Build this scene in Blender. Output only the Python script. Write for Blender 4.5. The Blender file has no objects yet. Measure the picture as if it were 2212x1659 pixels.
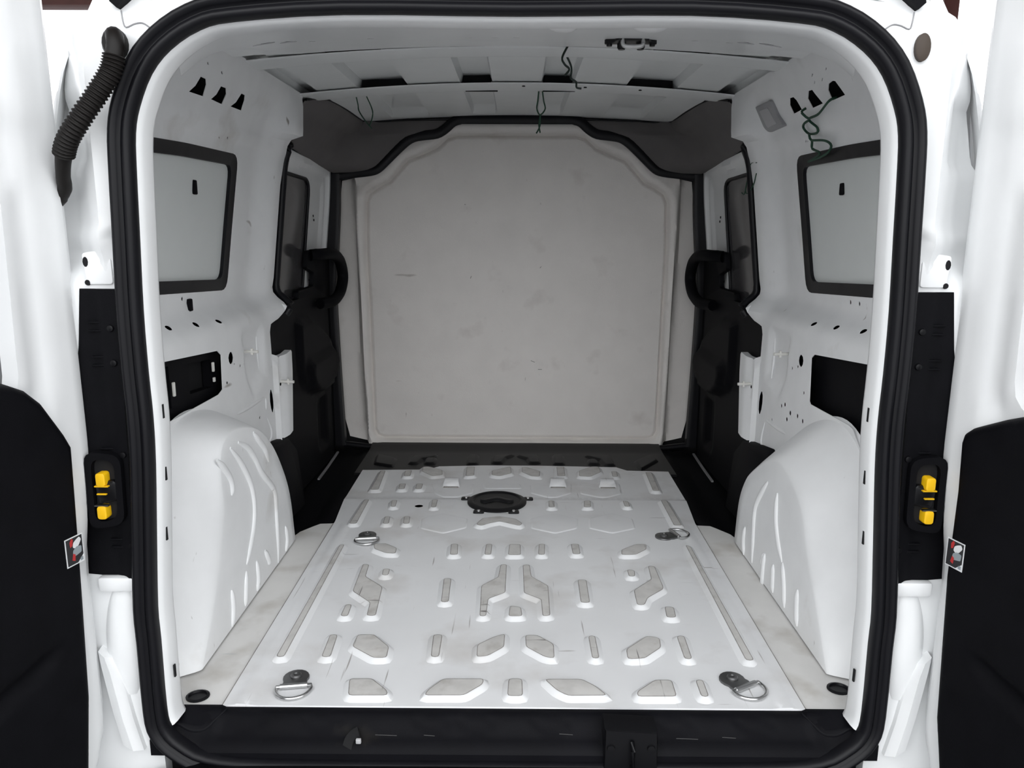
import bpy, bmesh, math, random
from mathutils import Vector, Matrix, geometry
random.seed(7)
scene = bpy.context.scene

# ------------------------------------------------------------------ camera, sky, exposure
# Metres. x = right, y = into the van, z = up; z = 0 is the cargo floor, the ground lies 0.56 m below.
cam_data = bpy.data.cameras.new('camera')
cam_data.sensor_fit = 'HORIZONTAL'
cam_data.sensor_width = 36.0
cam_data.lens = 36.0 * 1660.0 / 2212.0
cam_data.clip_start = 0.02
cam = bpy.data.objects.new('camera', cam_data)
scene.collection.objects.link(cam)
pitch, yaw, roll = math.radians(11.4), math.radians(0.337), math.radians(0.2156)
fwd = Vector((-math.sin(yaw) * math.cos(pitch), math.cos(yaw) * math.cos(pitch), -math.sin(pitch)))
rgt = fwd.cross(Vector((0, 0, 1))).normalized()
upv = rgt.cross(fwd)
rgt, upv = rgt * math.cos(roll) + upv * math.sin(roll), upv * math.cos(roll) - rgt * math.sin(roll)
cam.matrix_world = Matrix((
    (rgt.x, upv.x, -fwd.x, 0.0027), (rgt.y, upv.y, -fwd.y, 0.0), (rgt.z, upv.z, -fwd.z, 0.89), (0, 0, 0, 1)))
scene.camera = cam

world = bpy.data.worlds.new('overcast_sky')
scene.world = world
world.use_nodes = True
bg = world.node_tree.nodes['Background']
bg.inputs[0].default_value = (0.965, 0.983, 1.0, 1)
bg.inputs[1].default_value = 1.2

vs = scene.view_settings
vs.view_transform = 'Standard'
vs.look = 'None'
vs.gamma = 1.0
vs.use_curve_mapping = False
vs.exposure = 1.42

# ------------------------------------------------------------------ measured shapes (metres)
WALL_BEADS_L = (
    ((2.207, 0.338), (2.236, 0.299), (2.231, 0.271), (2.2, 0.261)),
    ((2.204, 0.4), (2.202, 0.365)),
    ((2.194, 0.587), (2.195, 0.543), (2.203, 0.487)),
    ((1.973, 0.407), (2.07, 0.405), (2.191, 0.405)),
)
WALL_BEADS_R = (
    ((2.2, 0.338), (2.22, 0.292), (2.218, 0.264), (2.169, 0.259)),
    ((2.202, 0.586), (2.202, 0.54), (2.193, 0.468)),
    ((2.195, 0.344), (2.111, 0.344), (2.027, 0.346)),
)
RIBS = (
    ('n', ((-0.326, 1.382), (-0.283, 1.383), (-0.247, 1.344), (-0.243, 1.329), (-0.317, 1.328))),
    ('n', ((-0.14, 1.384), (-0.06, 1.385), (-0.062, 1.367), (-0.096, 1.331), (-0.171, 1.33), (-0.165, 1.348))),
    ('n', ((-0.009, 1.386), (0.016, 1.386), (0.017, 1.33), (-0.011, 1.33))),
    ('n', ((0.063, 1.385), (0.135, 1.386), (0.16, 1.363), (0.179, 1.334), (0.105, 1.332), (0.085, 1.349))),
    ('n', ((0.282, 1.385), (0.314, 1.385), (0.313, 1.332), (0.239, 1.331), (0.241, 1.346))),
    ('n', ((0.363, 1.386), (0.376, 1.386), (0.375, 1.332), (0.362, 1.332))),
    ('n', ((-0.405, 1.551), (-0.39, 1.551), (-0.385, 1.462), (-0.402, 1.462))),
    ('n', ((-0.344, 1.552), (-0.31, 1.552), (-0.269, 1.503), (-0.267, 1.461), (-0.293, 1.46), (-0.346, 1.504))),
    ('n', ((-0.177, 1.554), (-0.159, 1.554), (-0.158, 1.465), (-0.173, 1.465))),
    ('n', ((-0.046, 1.544), (-0.021, 1.559), (-0.022, 1.506), (-0.055, 1.471), (-0.077, 1.466), (-0.078, 1.513))),
    ('n', ((0.026, 1.554), (0.051, 1.554), (0.085, 1.518), (0.084, 1.463), (0.066, 1.468), (0.027, 1.507))),
    ('n', ((0.165, 1.553), (0.178, 1.553), (0.178, 1.464), (0.165, 1.464))),
    ('n', ((0.294, 1.554), (0.319, 1.546), (0.315, 1.508), (0.273, 1.465), (0.239, 1.462), (0.241, 1.499))),
    ('n', ((0.36, 1.555), (0.375, 1.556), (0.372, 1.464), (0.358, 1.464))),
    ('n', ((-0.495, 2.043), (-0.484, 2.044), (-0.482, 1.461), (-0.497, 1.461))),
    ('n', ((0.487, 2.055), (0.497, 2.046), (0.5, 1.46), (0.485, 1.46))),
    ('n', ((-0.401, 1.69), (-0.388, 1.69), (-0.386, 1.635), (-0.401, 1.635))),
    ('n', ((-0.404, 1.916), (-0.389, 1.913), (-0.385, 1.841), (-0.331, 1.782), (-0.322, 1.638), (-0.341, 1.638), (-0.345, 1.701), (-0.399, 1.76))),
    ('n', ((-0.036, 1.918), (-0.022, 1.919), (-0.023, 1.758), (-0.064, 1.724), (-0.066, 1.64), (-0.079, 1.639), (-0.082, 1.793), (-0.041, 1.843))),
    ('n', ((0.023, 1.916), (0.039, 1.919), (0.043, 1.847), (0.084, 1.795), (0.083, 1.644), (0.067, 1.641), (0.066, 1.723), (0.025, 1.756))),
    ('n', ((0.357, 1.915), (0.372, 1.913), (0.373, 1.794), (0.37, 1.781), (0.324, 1.734), (0.311, 1.699), (0.295, 1.698), (0.298, 1.773), (0.352, 1.835))),
    ('n', ((-0.18, 1.833), (-0.163, 1.833), (-0.159, 1.707), (-0.175, 1.706))),
    ('n', ((-0.009, 1.689), (0.015, 1.682), (0.018, 1.641), (-0.012, 1.64))),
    ('n', ((0.163, 1.83), (0.183, 1.83), (0.181, 1.708), (0.161, 1.708))),
    ('n', ((0.359, 1.69), (0.378, 1.687), (0.374, 1.639), (0.354, 1.639))),
    ('n', ((-0.345, 1.887), (-0.329, 1.887), (-0.328, 1.85), (-0.342, 1.85))),
    ('n', ((0.298, 1.891), (0.315, 1.887), (0.311, 1.853), (0.297, 1.852))),
    ('n', ((-0.4, 2.049), (-0.369, 2.054), (-0.332, 2.022), (-0.33, 1.986), (-0.356, 1.989), (-0.392, 2.017))),
    ('n', ((-0.18, 2.053), (-0.162, 2.053), (-0.158, 1.981), (-0.177, 1.98))),
    ('n', ((-0.08, 2.054), (-0.065, 2.054), (-0.066, 1.982), (-0.082, 1.982))),
    ('n', ((-0.014, 2.054), (0.015, 2.054), (0.016, 1.982), (-0.017, 1.981))),
    ('n', ((0.07, 2.056), (0.085, 2.057), (0.082, 1.984), (0.066, 1.984))),
    ('n', ((0.161, 2.058), (0.181, 2.058), (0.181, 1.99), (0.162, 1.989))),
    ('n', ((0.347, 2.059), (0.374, 2.059), (0.368, 2.024), (0.333, 1.988), (0.296, 1.987), (0.3, 2.019))),
    ('n', ((-0.404, 2.263), (-0.389, 2.263), (-0.385, 2.204), (-0.4, 2.204))),
    ('n', ((-0.344, 2.264), (-0.327, 2.264), (-0.323, 2.205), (-0.339, 2.205))),
    ('l', ((-0.286, 2.265), (-0.231, 2.308), (-0.152, 2.267), (-0.151, 2.195), (-0.213, 2.153), (-0.28, 2.188))),
    ('n', ((-0.117, 2.203), (-0.099, 2.253), (-0.048, 2.269), (-0, 2.25), (0.022, 2.212), (0.014, 2.194), (-0.017, 2.212), (-0.047, 2.23), (-0.081, 2.211), (-0.101, 2.192))),
    ('l', ((0.054, 2.27), (0.123, 2.314), (0.193, 2.273), (0.185, 2.196), (0.12, 2.158), (0.054, 2.194))),
    ('l', ((0.235, 2.273), (0.31, 2.317), (0.363, 2.275), (0.361, 2.198), (0.291, 2.161), (0.23, 2.196))),
    ('n', ((-0.497, 2.414), (-0.484, 2.414), (-0.483, 2.203), (-0.503, 2.203))),
    ('n', ((0.484, 2.425), (0.501, 2.425), (0.506, 2.204), (0.484, 2.204))),
    ('n', ((-0.406, 2.41), (-0.39, 2.41), (-0.387, 2.35), (-0.4, 2.35))),
    ('n', ((-0.273, 2.418), (-0.257, 2.418), (-0.256, 2.347), (-0.269, 2.347))),
    ('n', ((0.112, 2.413), (0.128, 2.413), (0.127, 2.353), (0.11, 2.353))),
    ('n', ((0.229, 2.415), (0.248, 2.416), (0.244, 2.356), (0.224, 2.355))),
    ('n', ((0.357, 2.417), (0.371, 2.412), (0.372, 2.363), (0.357, 2.363))),
    ('n', ((-0.406, 2.583), (-0.386, 2.584), (-0.384, 2.527), (-0.402, 2.527))),
    ('n', ((-0.347, 2.584), (-0.326, 2.585), (-0.325, 2.529), (-0.343, 2.528))),
    ('l', ((-0.293, 2.603), (-0.151, 2.605), (-0.15, 2.512), (-0.196, 2.473), (-0.239, 2.472), (-0.27, 2.504))),
    ('l', ((0.058, 2.609), (0.196, 2.611), (0.189, 2.518), (0.139, 2.476), (0.111, 2.475), (0.058, 2.516))),
    ('l', ((0.237, 2.612), (0.367, 2.615), (0.362, 2.515), (0.31, 2.479), (0.286, 2.478), (0.229, 2.513))),
    ('l', ((-0.11, 2.606), (0.012, 2.608), (0.02, 2.564), (-0.102, 2.562))),
    ('n', ((-0.407, 2.731), (-0.386, 2.738), (-0.383, 2.669), (-0.404, 2.669))),
    ('n', ((-0.347, 2.782), (-0.325, 2.783), (-0.273, 2.74), (-0.267, 2.685), (-0.3, 2.671), (-0.345, 2.725))),
    ('n', ((-0.182, 2.785), (-0.155, 2.786), (-0.151, 2.68), (-0.179, 2.673))),
    ('n', ((-0.085, 2.737), (-0.02, 2.788), (-0.015, 2.71), (-0.057, 2.675), (-0.085, 2.688))),
    ('n', ((0.026, 2.782), (0.043, 2.782), (0.091, 2.733), (0.087, 2.671), (0.059, 2.677), (0.025, 2.725))),
    ('n', ((0.157, 2.792), (0.183, 2.792), (0.181, 2.679), (0.155, 2.679))),
    ('n', ((0.239, 2.743), (0.288, 2.794), (0.314, 2.794), (0.316, 2.73), (0.272, 2.674), (0.234, 2.68))),
    ('n', ((0.358, 2.738), (0.376, 2.738), (0.372, 2.676), (0.355, 2.675))),
    ('n', ((-0.498, 2.732), (-0.483, 2.732), (-0.472, 2.52), (-0.498, 2.519))),
    ('n', ((0.483, 2.73), (0.503, 2.73), (0.496, 2.524), (0.476, 2.524))),
    ('b', ((-0.546, 2.954), (-0.478, 2.906), (-0.475, 2.817), (-0.536, 2.846))),
    ('b', ((-0.399, 2.94), (-0.322, 2.958), (-0.328, 2.929), (-0.372, 2.909), (-0.385, 2.852), (-0.406, 2.852))),
    ('b', ((-0.345, 2.912), (-0.319, 2.913), (-0.319, 2.85), (-0.344, 2.85))),
    ('b', ((-0.181, 2.956), (-0.155, 2.956), (-0.152, 2.846), (-0.179, 2.845))),
    ('b', ((-0.082, 2.949), (-0.017, 2.959), (-0.044, 2.926), (-0.059, 2.863), (-0.084, 2.862))),
    ('b', ((0.017, 2.951), (0.083, 2.956), (0.088, 2.865), (0.06, 2.865), (0.054, 2.917))),
    ('b', ((0.158, 2.962), (0.184, 2.963), (0.182, 2.852), (0.155, 2.851))),
    ('b', ((0.289, 2.953), (0.369, 2.958), (0.376, 2.845), (0.351, 2.84), (0.34, 2.909))),
    ('b', ((0.294, 2.905), (0.312, 2.905), (0.318, 2.854), (0.291, 2.854))),
    ('b', ((0.475, 2.888), (0.544, 2.969), (0.551, 2.905), (0.479, 2.797))),
)
HOLES_L = (
    ((1.761, 1.212), (1.79, 1.212), (1.804, 1.203), (1.812, 1.179), (1.738, 1.177), (1.756, 1.192)),
    ((1.877, 1.212), (1.908, 1.213), (1.924, 1.203), (1.924, 1.179), (1.856, 1.18), (1.873, 1.193)),
    ((2.004, 1.217), (2.03, 1.217), (2.042, 1.207), (2.051, 1.183), (1.976, 1.182), (1.997, 1.195)),
    ((1.716, 1.24), (1.716, 1.238), (1.713, 1.236), (1.708, 1.233), (1.702, 1.232), (1.698, 1.232), (1.697, 1.234), (1.7, 1.236), (1.706, 1.239), (1.712, 1.24)),
    ((1.767, 1.24), (1.77, 1.239), (1.771, 1.237), (1.769, 1.237), (1.766, 1.237), (1.762, 1.238), (1.759, 1.24), (1.758, 1.242), (1.76, 1.242), (1.763, 1.242)),
    ((1.852, 1.237), (1.855, 1.236), (1.856, 1.234), (1.854, 1.233), (1.85, 1.234), (1.846, 1.235), (1.843, 1.237), (1.842, 1.238), (1.844, 1.239), (1.848, 1.239)),
    ((1.985, 1.11), (1.986, 1.108), (1.985, 1.107), (1.982, 1.107), (1.98, 1.108), (1.978, 1.109), (1.977, 1.111), (1.978, 1.112), (1.98, 1.112), (1.983, 1.111)),
    ((2.037, 1.115), (2.038, 1.112), (2.037, 1.111), (2.034, 1.111), (2.031, 1.112), (2.029, 1.114), (2.028, 1.116), (2.029, 1.117), (2.031, 1.117), (2.034, 1.117)),
    ((1.687, 0.668), (1.68, 0.668), (1.674, 0.669), (1.672, 0.672), (1.673, 0.676), (1.679, 0.678), (1.686, 0.678), (1.692, 0.676), (1.694, 0.673), (1.692, 0.67)),
    ((1.81, 0.66), (1.803, 0.66), (1.796, 0.662), (1.794, 0.665), (1.795, 0.668), (1.801, 0.671), (1.808, 0.671), (1.814, 0.669), (1.817, 0.666), (1.815, 0.663)),
    ((1.931, 0.654), (1.923, 0.654), (1.915, 0.656), (1.911, 0.659), (1.911, 0.662), (1.917, 0.664), (1.924, 0.664), (1.931, 0.662), (1.935, 0.659), (1.935, 0.656)),
    ((1.825, 0.724), (1.824, 0.721), (1.822, 0.719), (1.819, 0.72), (1.816, 0.722), (1.814, 0.725), (1.815, 0.728), (1.817, 0.73), (1.821, 0.73), (1.823, 0.728)),
    ((1.972, 0.558), (1.967, 0.549), (1.957, 0.545), (1.946, 0.546), (1.939, 0.554), (1.937, 0.564), (1.942, 0.572), (1.952, 0.577), (1.963, 0.575), (1.97, 0.568)),
    ((2.07, 0.567), (2.067, 0.561), (2.061, 0.557), (2.054, 0.558), (2.05, 0.563), (2.049, 0.571), (2.052, 0.577), (2.058, 0.581), (2.065, 0.58), (2.069, 0.575)),
    ((1.925, 0.501), (1.923, 0.499), (1.92, 0.498), (1.916, 0.499), (1.913, 0.501), (1.912, 0.504), (1.914, 0.506), (1.917, 0.507), (1.921, 0.506), (1.924, 0.504)),
    ((1.98, 0.541), (1.979, 0.539), (1.976, 0.539), (1.974, 0.539), (1.972, 0.541), (1.971, 0.542), (1.972, 0.543), (1.974, 0.544), (1.977, 0.543), (1.979, 0.542)),
    ((2.022, 0.528), (2.02, 0.525), (2.018, 0.524), (2.015, 0.525), (2.013, 0.527), (2.013, 0.53), (2.014, 0.533), (2.017, 0.534), (2.019, 0.533), (2.021, 0.531)),
    ((2.276, 0.375), (2.275, 0.354), (2.267, 0.342), (2.256, 0.344), (2.247, 0.359), (2.241, 0.382), (2.243, 0.403), (2.251, 0.415), (2.261, 0.413), (2.271, 0.398)),
    ((2.15, 0.354), (2.149, 0.352), (2.145, 0.352), (2.141, 0.353), (2.138, 0.355), (2.137, 0.357), (2.139, 0.359), (2.143, 0.36), (2.147, 0.359), (2.15, 0.357)),
    ((2.33, 0.417), (2.329, 0.413), (2.327, 0.411), (2.324, 0.412), (2.322, 0.414), (2.322, 0.419), (2.323, 0.422), (2.325, 0.425), (2.328, 0.424), (2.329, 0.421)),
)
HOLES_R = (
    ((1.774, 1.209), (1.762, 1.206), (1.744, 1.175), (1.813, 1.174), (1.813, 1.197), (1.798, 1.207)),
    ((1.89, 1.21), (1.885, 1.2), (1.865, 1.176), (1.928, 1.175), (1.934, 1.198), (1.913, 1.211)),
    ((2.009, 1.213), (2, 1.204), (1.992, 1.181), (2.05, 1.179), (2.053, 1.201), (2.034, 1.214)),
    ((1.705, 1.23), (1.709, 1.23), (1.715, 1.23), (1.721, 1.233), (1.725, 1.235), (1.724, 1.237), (1.72, 1.237), (1.713, 1.236), (1.707, 1.234), (1.704, 1.232)),
    ((1.774, 1.233), (1.778, 1.232), (1.781, 1.231), (1.783, 1.232), (1.782, 1.233), (1.779, 1.235), (1.776, 1.236), (1.772, 1.237), (1.771, 1.236), (1.772, 1.235)),
    ((1.851, 1.235), (1.855, 1.233), (1.859, 1.232), (1.861, 1.233), (1.86, 1.234), (1.857, 1.236), (1.853, 1.238), (1.849, 1.238), (1.848, 1.238), (1.848, 1.236)),
    ((1.815, 1.219), (1.818, 1.217), (1.822, 1.216), (1.823, 1.217), (1.823, 1.218), (1.82, 1.22), (1.816, 1.222), (1.812, 1.222), (1.811, 1.222), (1.812, 1.22)),
    ((1.858, 1.22), (1.862, 1.218), (1.865, 1.218), (1.867, 1.218), (1.866, 1.219), (1.863, 1.221), (1.859, 1.223), (1.856, 1.224), (1.854, 1.223), (1.855, 1.222)),
    ((2.039, 1.111), (2.041, 1.11), (2.044, 1.109), (2.046, 1.109), (2.047, 1.11), (2.047, 1.112), (2.044, 1.114), (2.041, 1.115), (2.039, 1.115), (2.038, 1.113)),
    ((2.028, 1.11), (2.03, 1.109), (2.032, 1.108), (2.034, 1.109), (2.034, 1.109), (2.034, 1.111), (2.032, 1.112), (2.03, 1.113), (2.028, 1.113), (2.027, 1.112)),
    ((1.919, 0.664), (1.914, 0.662), (1.913, 0.659), (1.916, 0.656), (1.925, 0.654), (1.931, 0.654), (1.935, 0.656), (1.937, 0.659), (1.933, 0.662), (1.927, 0.664)),
    ((1.802, 0.67), (1.797, 0.668), (1.796, 0.665), (1.799, 0.662), (1.805, 0.66), (1.812, 0.661), (1.818, 0.663), (1.819, 0.666), (1.816, 0.669), (1.81, 0.67)),
    ((1.68, 0.677), (1.675, 0.675), (1.674, 0.672), (1.677, 0.669), (1.683, 0.667), (1.69, 0.667), (1.695, 0.67), (1.696, 0.673), (1.693, 0.676), (1.687, 0.677)),
    ((1.817, 0.724), (1.818, 0.72), (1.821, 0.718), (1.824, 0.718), (1.827, 0.72), (1.827, 0.723), (1.826, 0.727), (1.823, 0.729), (1.82, 0.729), (1.818, 0.727)),
    ((1.769, 0.725), (1.77, 0.721), (1.773, 0.719), (1.776, 0.719), (1.778, 0.721), (1.779, 0.724), (1.778, 0.727), (1.775, 0.73), (1.772, 0.73), (1.77, 0.728)),
    ((1.94, 0.563), (1.942, 0.553), (1.949, 0.546), (1.959, 0.544), (1.969, 0.549), (1.975, 0.557), (1.973, 0.567), (1.966, 0.574), (1.955, 0.576), (1.945, 0.572)),
    ((2.046, 0.57), (2.047, 0.563), (2.051, 0.558), (2.058, 0.557), (2.064, 0.56), (2.068, 0.567), (2.067, 0.574), (2.063, 0.579), (2.056, 0.58), (2.05, 0.577)),
    ((1.97, 0.542), (1.971, 0.54), (1.973, 0.538), (1.977, 0.537), (1.98, 0.538), (1.981, 0.54), (1.981, 0.543), (1.978, 0.545), (1.975, 0.545), (1.972, 0.545)),
    ((2.01, 0.531), (2.011, 0.528), (2.013, 0.526), (2.015, 0.525), (2.018, 0.527), (2.02, 0.529), (2.019, 0.532), (2.018, 0.535), (2.015, 0.535), (2.012, 0.534)),
    ((1.916, 0.484), (1.916, 0.482), (1.918, 0.479), (1.922, 0.479), (1.925, 0.48), (1.926, 0.482), (1.926, 0.485), (1.923, 0.487), (1.92, 0.488), (1.917, 0.487)),
    ((2.069, 0.415), (2.069, 0.412), (2.072, 0.409), (2.076, 0.408), (2.079, 0.41), (2.081, 0.413), (2.081, 0.416), (2.078, 0.419), (2.074, 0.42), (2.071, 0.418)),
    ((2.042, 0.425), (2.042, 0.421), (2.046, 0.418), (2.05, 0.417), (2.054, 0.418), (2.056, 0.421), (2.056, 0.425), (2.053, 0.429), (2.048, 0.43), (2.044, 0.428)),
    ((1.997, 0.412), (1.997, 0.408), (2.001, 0.404), (2.006, 0.403), (2.01, 0.405), (2.013, 0.408), (2.012, 0.413), (2.009, 0.416), (2.004, 0.417), (1.999, 0.416)),
    ((1.945, 0.417), (1.946, 0.412), (1.948, 0.409), (1.952, 0.408), (1.956, 0.41), (1.958, 0.413), (1.958, 0.417), (1.955, 0.421), (1.951, 0.421), (1.947, 0.42)),
    ((2.019, 0.389), (2.02, 0.385), (2.023, 0.382), (2.027, 0.381), (2.031, 0.382), (2.034, 0.386), (2.033, 0.39), (2.03, 0.393), (2.026, 0.394), (2.022, 0.393)),
    ((1.908, 0.412), (1.908, 0.408), (1.911, 0.405), (1.915, 0.404), (1.918, 0.406), (1.92, 0.409), (1.92, 0.413), (1.917, 0.416), (1.913, 0.417), (1.91, 0.416)),
    ((2.137, 0.358), (2.138, 0.356), (2.14, 0.354), (2.143, 0.353), (2.146, 0.354), (2.148, 0.356), (2.147, 0.358), (2.145, 0.36), (2.142, 0.361), (2.139, 0.361)),
    ((2.236, 0.386), (2.242, 0.363), (2.252, 0.348), (2.264, 0.345), (2.272, 0.357), (2.273, 0.379), (2.268, 0.401), (2.257, 0.416), (2.245, 0.418), (2.237, 0.407)),
    ((2.323, 0.417), (2.323, 0.413), (2.325, 0.41), (2.327, 0.41), (2.329, 0.412), (2.33, 0.416), (2.329, 0.419), (2.328, 0.422), (2.326, 0.422), (2.324, 0.42)),
)
RECESS_L = (
    (1.868, 0.593),
    (1.891, 0.579),
    (1.885, 0.493),
    (1.857, 0.485),
    (1.579, 0.485),
)
RECESS_R = (
    (1.872, 0.59),
    (1.89, 0.578),
    (1.88, 0.471),
    (1.871, 0.465),
    (1.646, 0.469),
    (1.626, 0.466),
)
LAMP = (
    (2.26, 1.225),
    (2.142, 1.223),
    (2.145, 1.188),
    (2.127, 1.162),
    (2.248, 1.161),
    (2.261, 1.17),
    (2.265, 1.196),
)
SEAL_IN = (
    (-0.007, 1.235, 1.201),
    (-0.26, 1.235, 1.205),
    (-0.423, 1.235, 1.195),
    (-0.478, 1.235, 1.183),
    (-0.525, 1.235, 1.155),
    (-0.557, 1.235, 1.12),
    (-0.58, 1.235, 1.072),
    (-0.59, 1.235, 1.033),
    (-0.594, 1.235, 0.975),
    (-0.598, 1.235, 0.88),
    (-0.603, 1.235, 0.76),
    (-0.604, 1.235, 0.658),
    (-0.603, 1.235, 0.579),
    (-0.606, 1.235, 0.498),
    (-0.616, 1.235, 0.364),
    (-0.625, 1.235, 0.239),
    (-0.625, 1.235, 0.175),
    (-0.626, 1.235, 0.044),
    (-0.62, 1.235, 0.003),
    (-0.598, 1.235, -0.023),
    (-0.554, 1.235, -0.048),
)
SEAL_OUT = (
    (-0.471, 1.235, 1.222),
    (-0.529, 1.235, 1.198),
    (-0.572, 1.235, 1.158),
    (-0.597, 1.235, 1.12),
    (-0.617, 1.235, 1.072),
    (-0.625, 1.235, 1.033),
    (-0.629, 1.235, 0.951),
    (-0.632, 1.235, 0.88),
    (-0.636, 1.235, 0.785),
    (-0.637, 1.235, 0.684),
    (-0.636, 1.235, 0.579),
    (-0.644, 1.235, 0.47),
    (-0.663, 1.235, 0.27),
    (-0.664, 1.235, 0.142),
    (-0.666, 1.235, 0.034),
    (-0.649, 1.235, -0.024),
    (-0.631, 1.235, -0.055),
    (-0.602, 1.235, -0.072),
)
BULK_INNER = (
    (-0.018, 1.25),
    (-0.23, 1.248),
    (-0.271, 1.238),
    (-0.312, 1.202),
    (-0.362, 1.179),
    (-0.428, 1.155),
    (-0.462, 1.119),
    (-0.504, 1.071),
    (-0.546, 1.051),
    (-0.584, 1.026),
    (-0.598, 0.994),
    (-0.604, 0.794),
    (-0.6, 0.541),
    (-0.597, 0.191),
    (-0.594, 0.056),
    (-0.582, 0.033),
    (-0.556, 0.023),
    (-0.013, 0.022),
)
BULK_TOP = (
    (-0.018, 1.297),
    (-0.213, 1.294),
    (-0.246, 1.284),
    (-0.279, 1.257),
    (-0.312, 1.239),
    (-0.361, 1.233),
    (-0.402, 1.226),
    (-0.435, 1.207),
    (-0.477, 1.17),
    (-0.51, 1.139),
    (-0.544, 1.109),
    (-0.574, 1.098),
    (-0.64, 1.09),
)
BULK_OUTER = (
    (-0.702, 1.078),
    (-0.727, 0.876),
    (-0.748, 0.668),
    (-0.752, 0.574),
    (-0.738, 0.411),
    (-0.733, 0.235),
    (-0.729, 0.1),
    (-0.71, 0.017),
    (-0.614, -0.001),
    (-0.013, 0.002),
)
BULK_STEP = (
    (-0.646, 1.09),
    (-0.644, 0.876),
    (-0.638, 0.668),
    (-0.633, 0.411),
    (-0.625, 0.191),
    (-0.62, 0.01),
)
BEADS_L = (
    ((1.813, 0.4), (1.852, 0.367), (1.886, 0.339), (1.914, 0.296)),
    ((1.711, 0.404), (1.766, 0.376), (1.809, 0.338), (1.852, 0.286), (1.922, 0.227), (1.946, 0.194), (1.946, 0.126), (1.946, 0.054), (1.941, 0.001)),
    ((1.66, 0.405), (1.709, 0.361), (1.754, 0.31), (1.78, 0.263), (1.786, 0.214), (1.77, 0.169), (1.733, 0.124), (1.711, 0.101)),
    ((1.583, 0.4), (1.617, 0.371), (1.647, 0.338), (1.655, 0.312), (1.649, 0.297)),
    ((2.019, 0.076), (2.026, 0.035), (2.01, 0.003)),
    ((1.841, 0.08), (1.864, 0.047), (1.869, 0.029)),
    ((1.609, 0.088), (1.611, 0.042), (1.598, 0.002)),
    ((1.778, 0.081), (1.782, 0.034), (1.77, 0.004)),
    ((1.707, 0.087), (1.693, 0.042), (1.686, 0.007)),
)
BEADS_R = (
    ((1.861, 0.265), (1.897, 0.227), (1.937, 0.177), (1.946, 0.134), (1.942, 0.078), (1.941, 0.01)),
    ((1.788, 0.263), (1.786, 0.222), (1.778, 0.186), (1.756, 0.149), (1.722, 0.11)),
    ((2.018, 0.082), (2.024, 0.044), (2.014, 0)),
    ((1.848, 0.077), (1.857, 0.059), (1.861, 0.041)),
    ((1.844, 0.08), (1.849, 0.043), (1.849, -0.022)),
    ((1.778, 0.08), (1.774, 0.047), (1.769, 0.009)),
    ((1.614, 0.095), (1.61, 0.052), (1.601, 0.011)),
    ((1.718, 0.112), (1.697, 0.067), (1.685, 0.013)),
)
def smooth(a, b, t):
    t = min(1.0, max(0.0, (t - a) / (b - a)))
    return t * t * (3 - 2 * t)
def wall_half_width(y, z):
    """Half width of the cargo side wall (distance from the van's centre plane)."""
    pts = ((-0.2, 0.735), (0.635, 0.735), (0.655, 0.742), (0.69, 0.788), (0.71, 0.792), (1.09, 0.744),
           (1.13, 0.728), (1.20, 0.692), (1.25, 0.662), (1.28, 0.646), (1.40, 0.62))
    x = pts[-1][1]
    for (z0, x0), (z1, x1) in zip(pts, pts[1:]):
        if z <= z1:
            x = x0 + (x1 - x0) * max(0.0, (z - z0)) / (z1 - z0)
            break
    up = smooth(0.60, 0.66, z) * (1 - smooth(1.15, 1.28, z))
    x -= 0.034 * up * smooth(2.24, 2.38, y)
    x -= 0.022 * (1 - smooth(0.56, 0.62, z)) * smooth(2.30, 2.36, y)
    rail = smooth(1.145, 1.165, z) * (1 - smooth(1.25, 1.30, z)) * smooth(2.24, 2.38, y)
    return x + (0.645 - x) * rail

# ------------------------------------------------------------------ materials
MATS = {}


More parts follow.
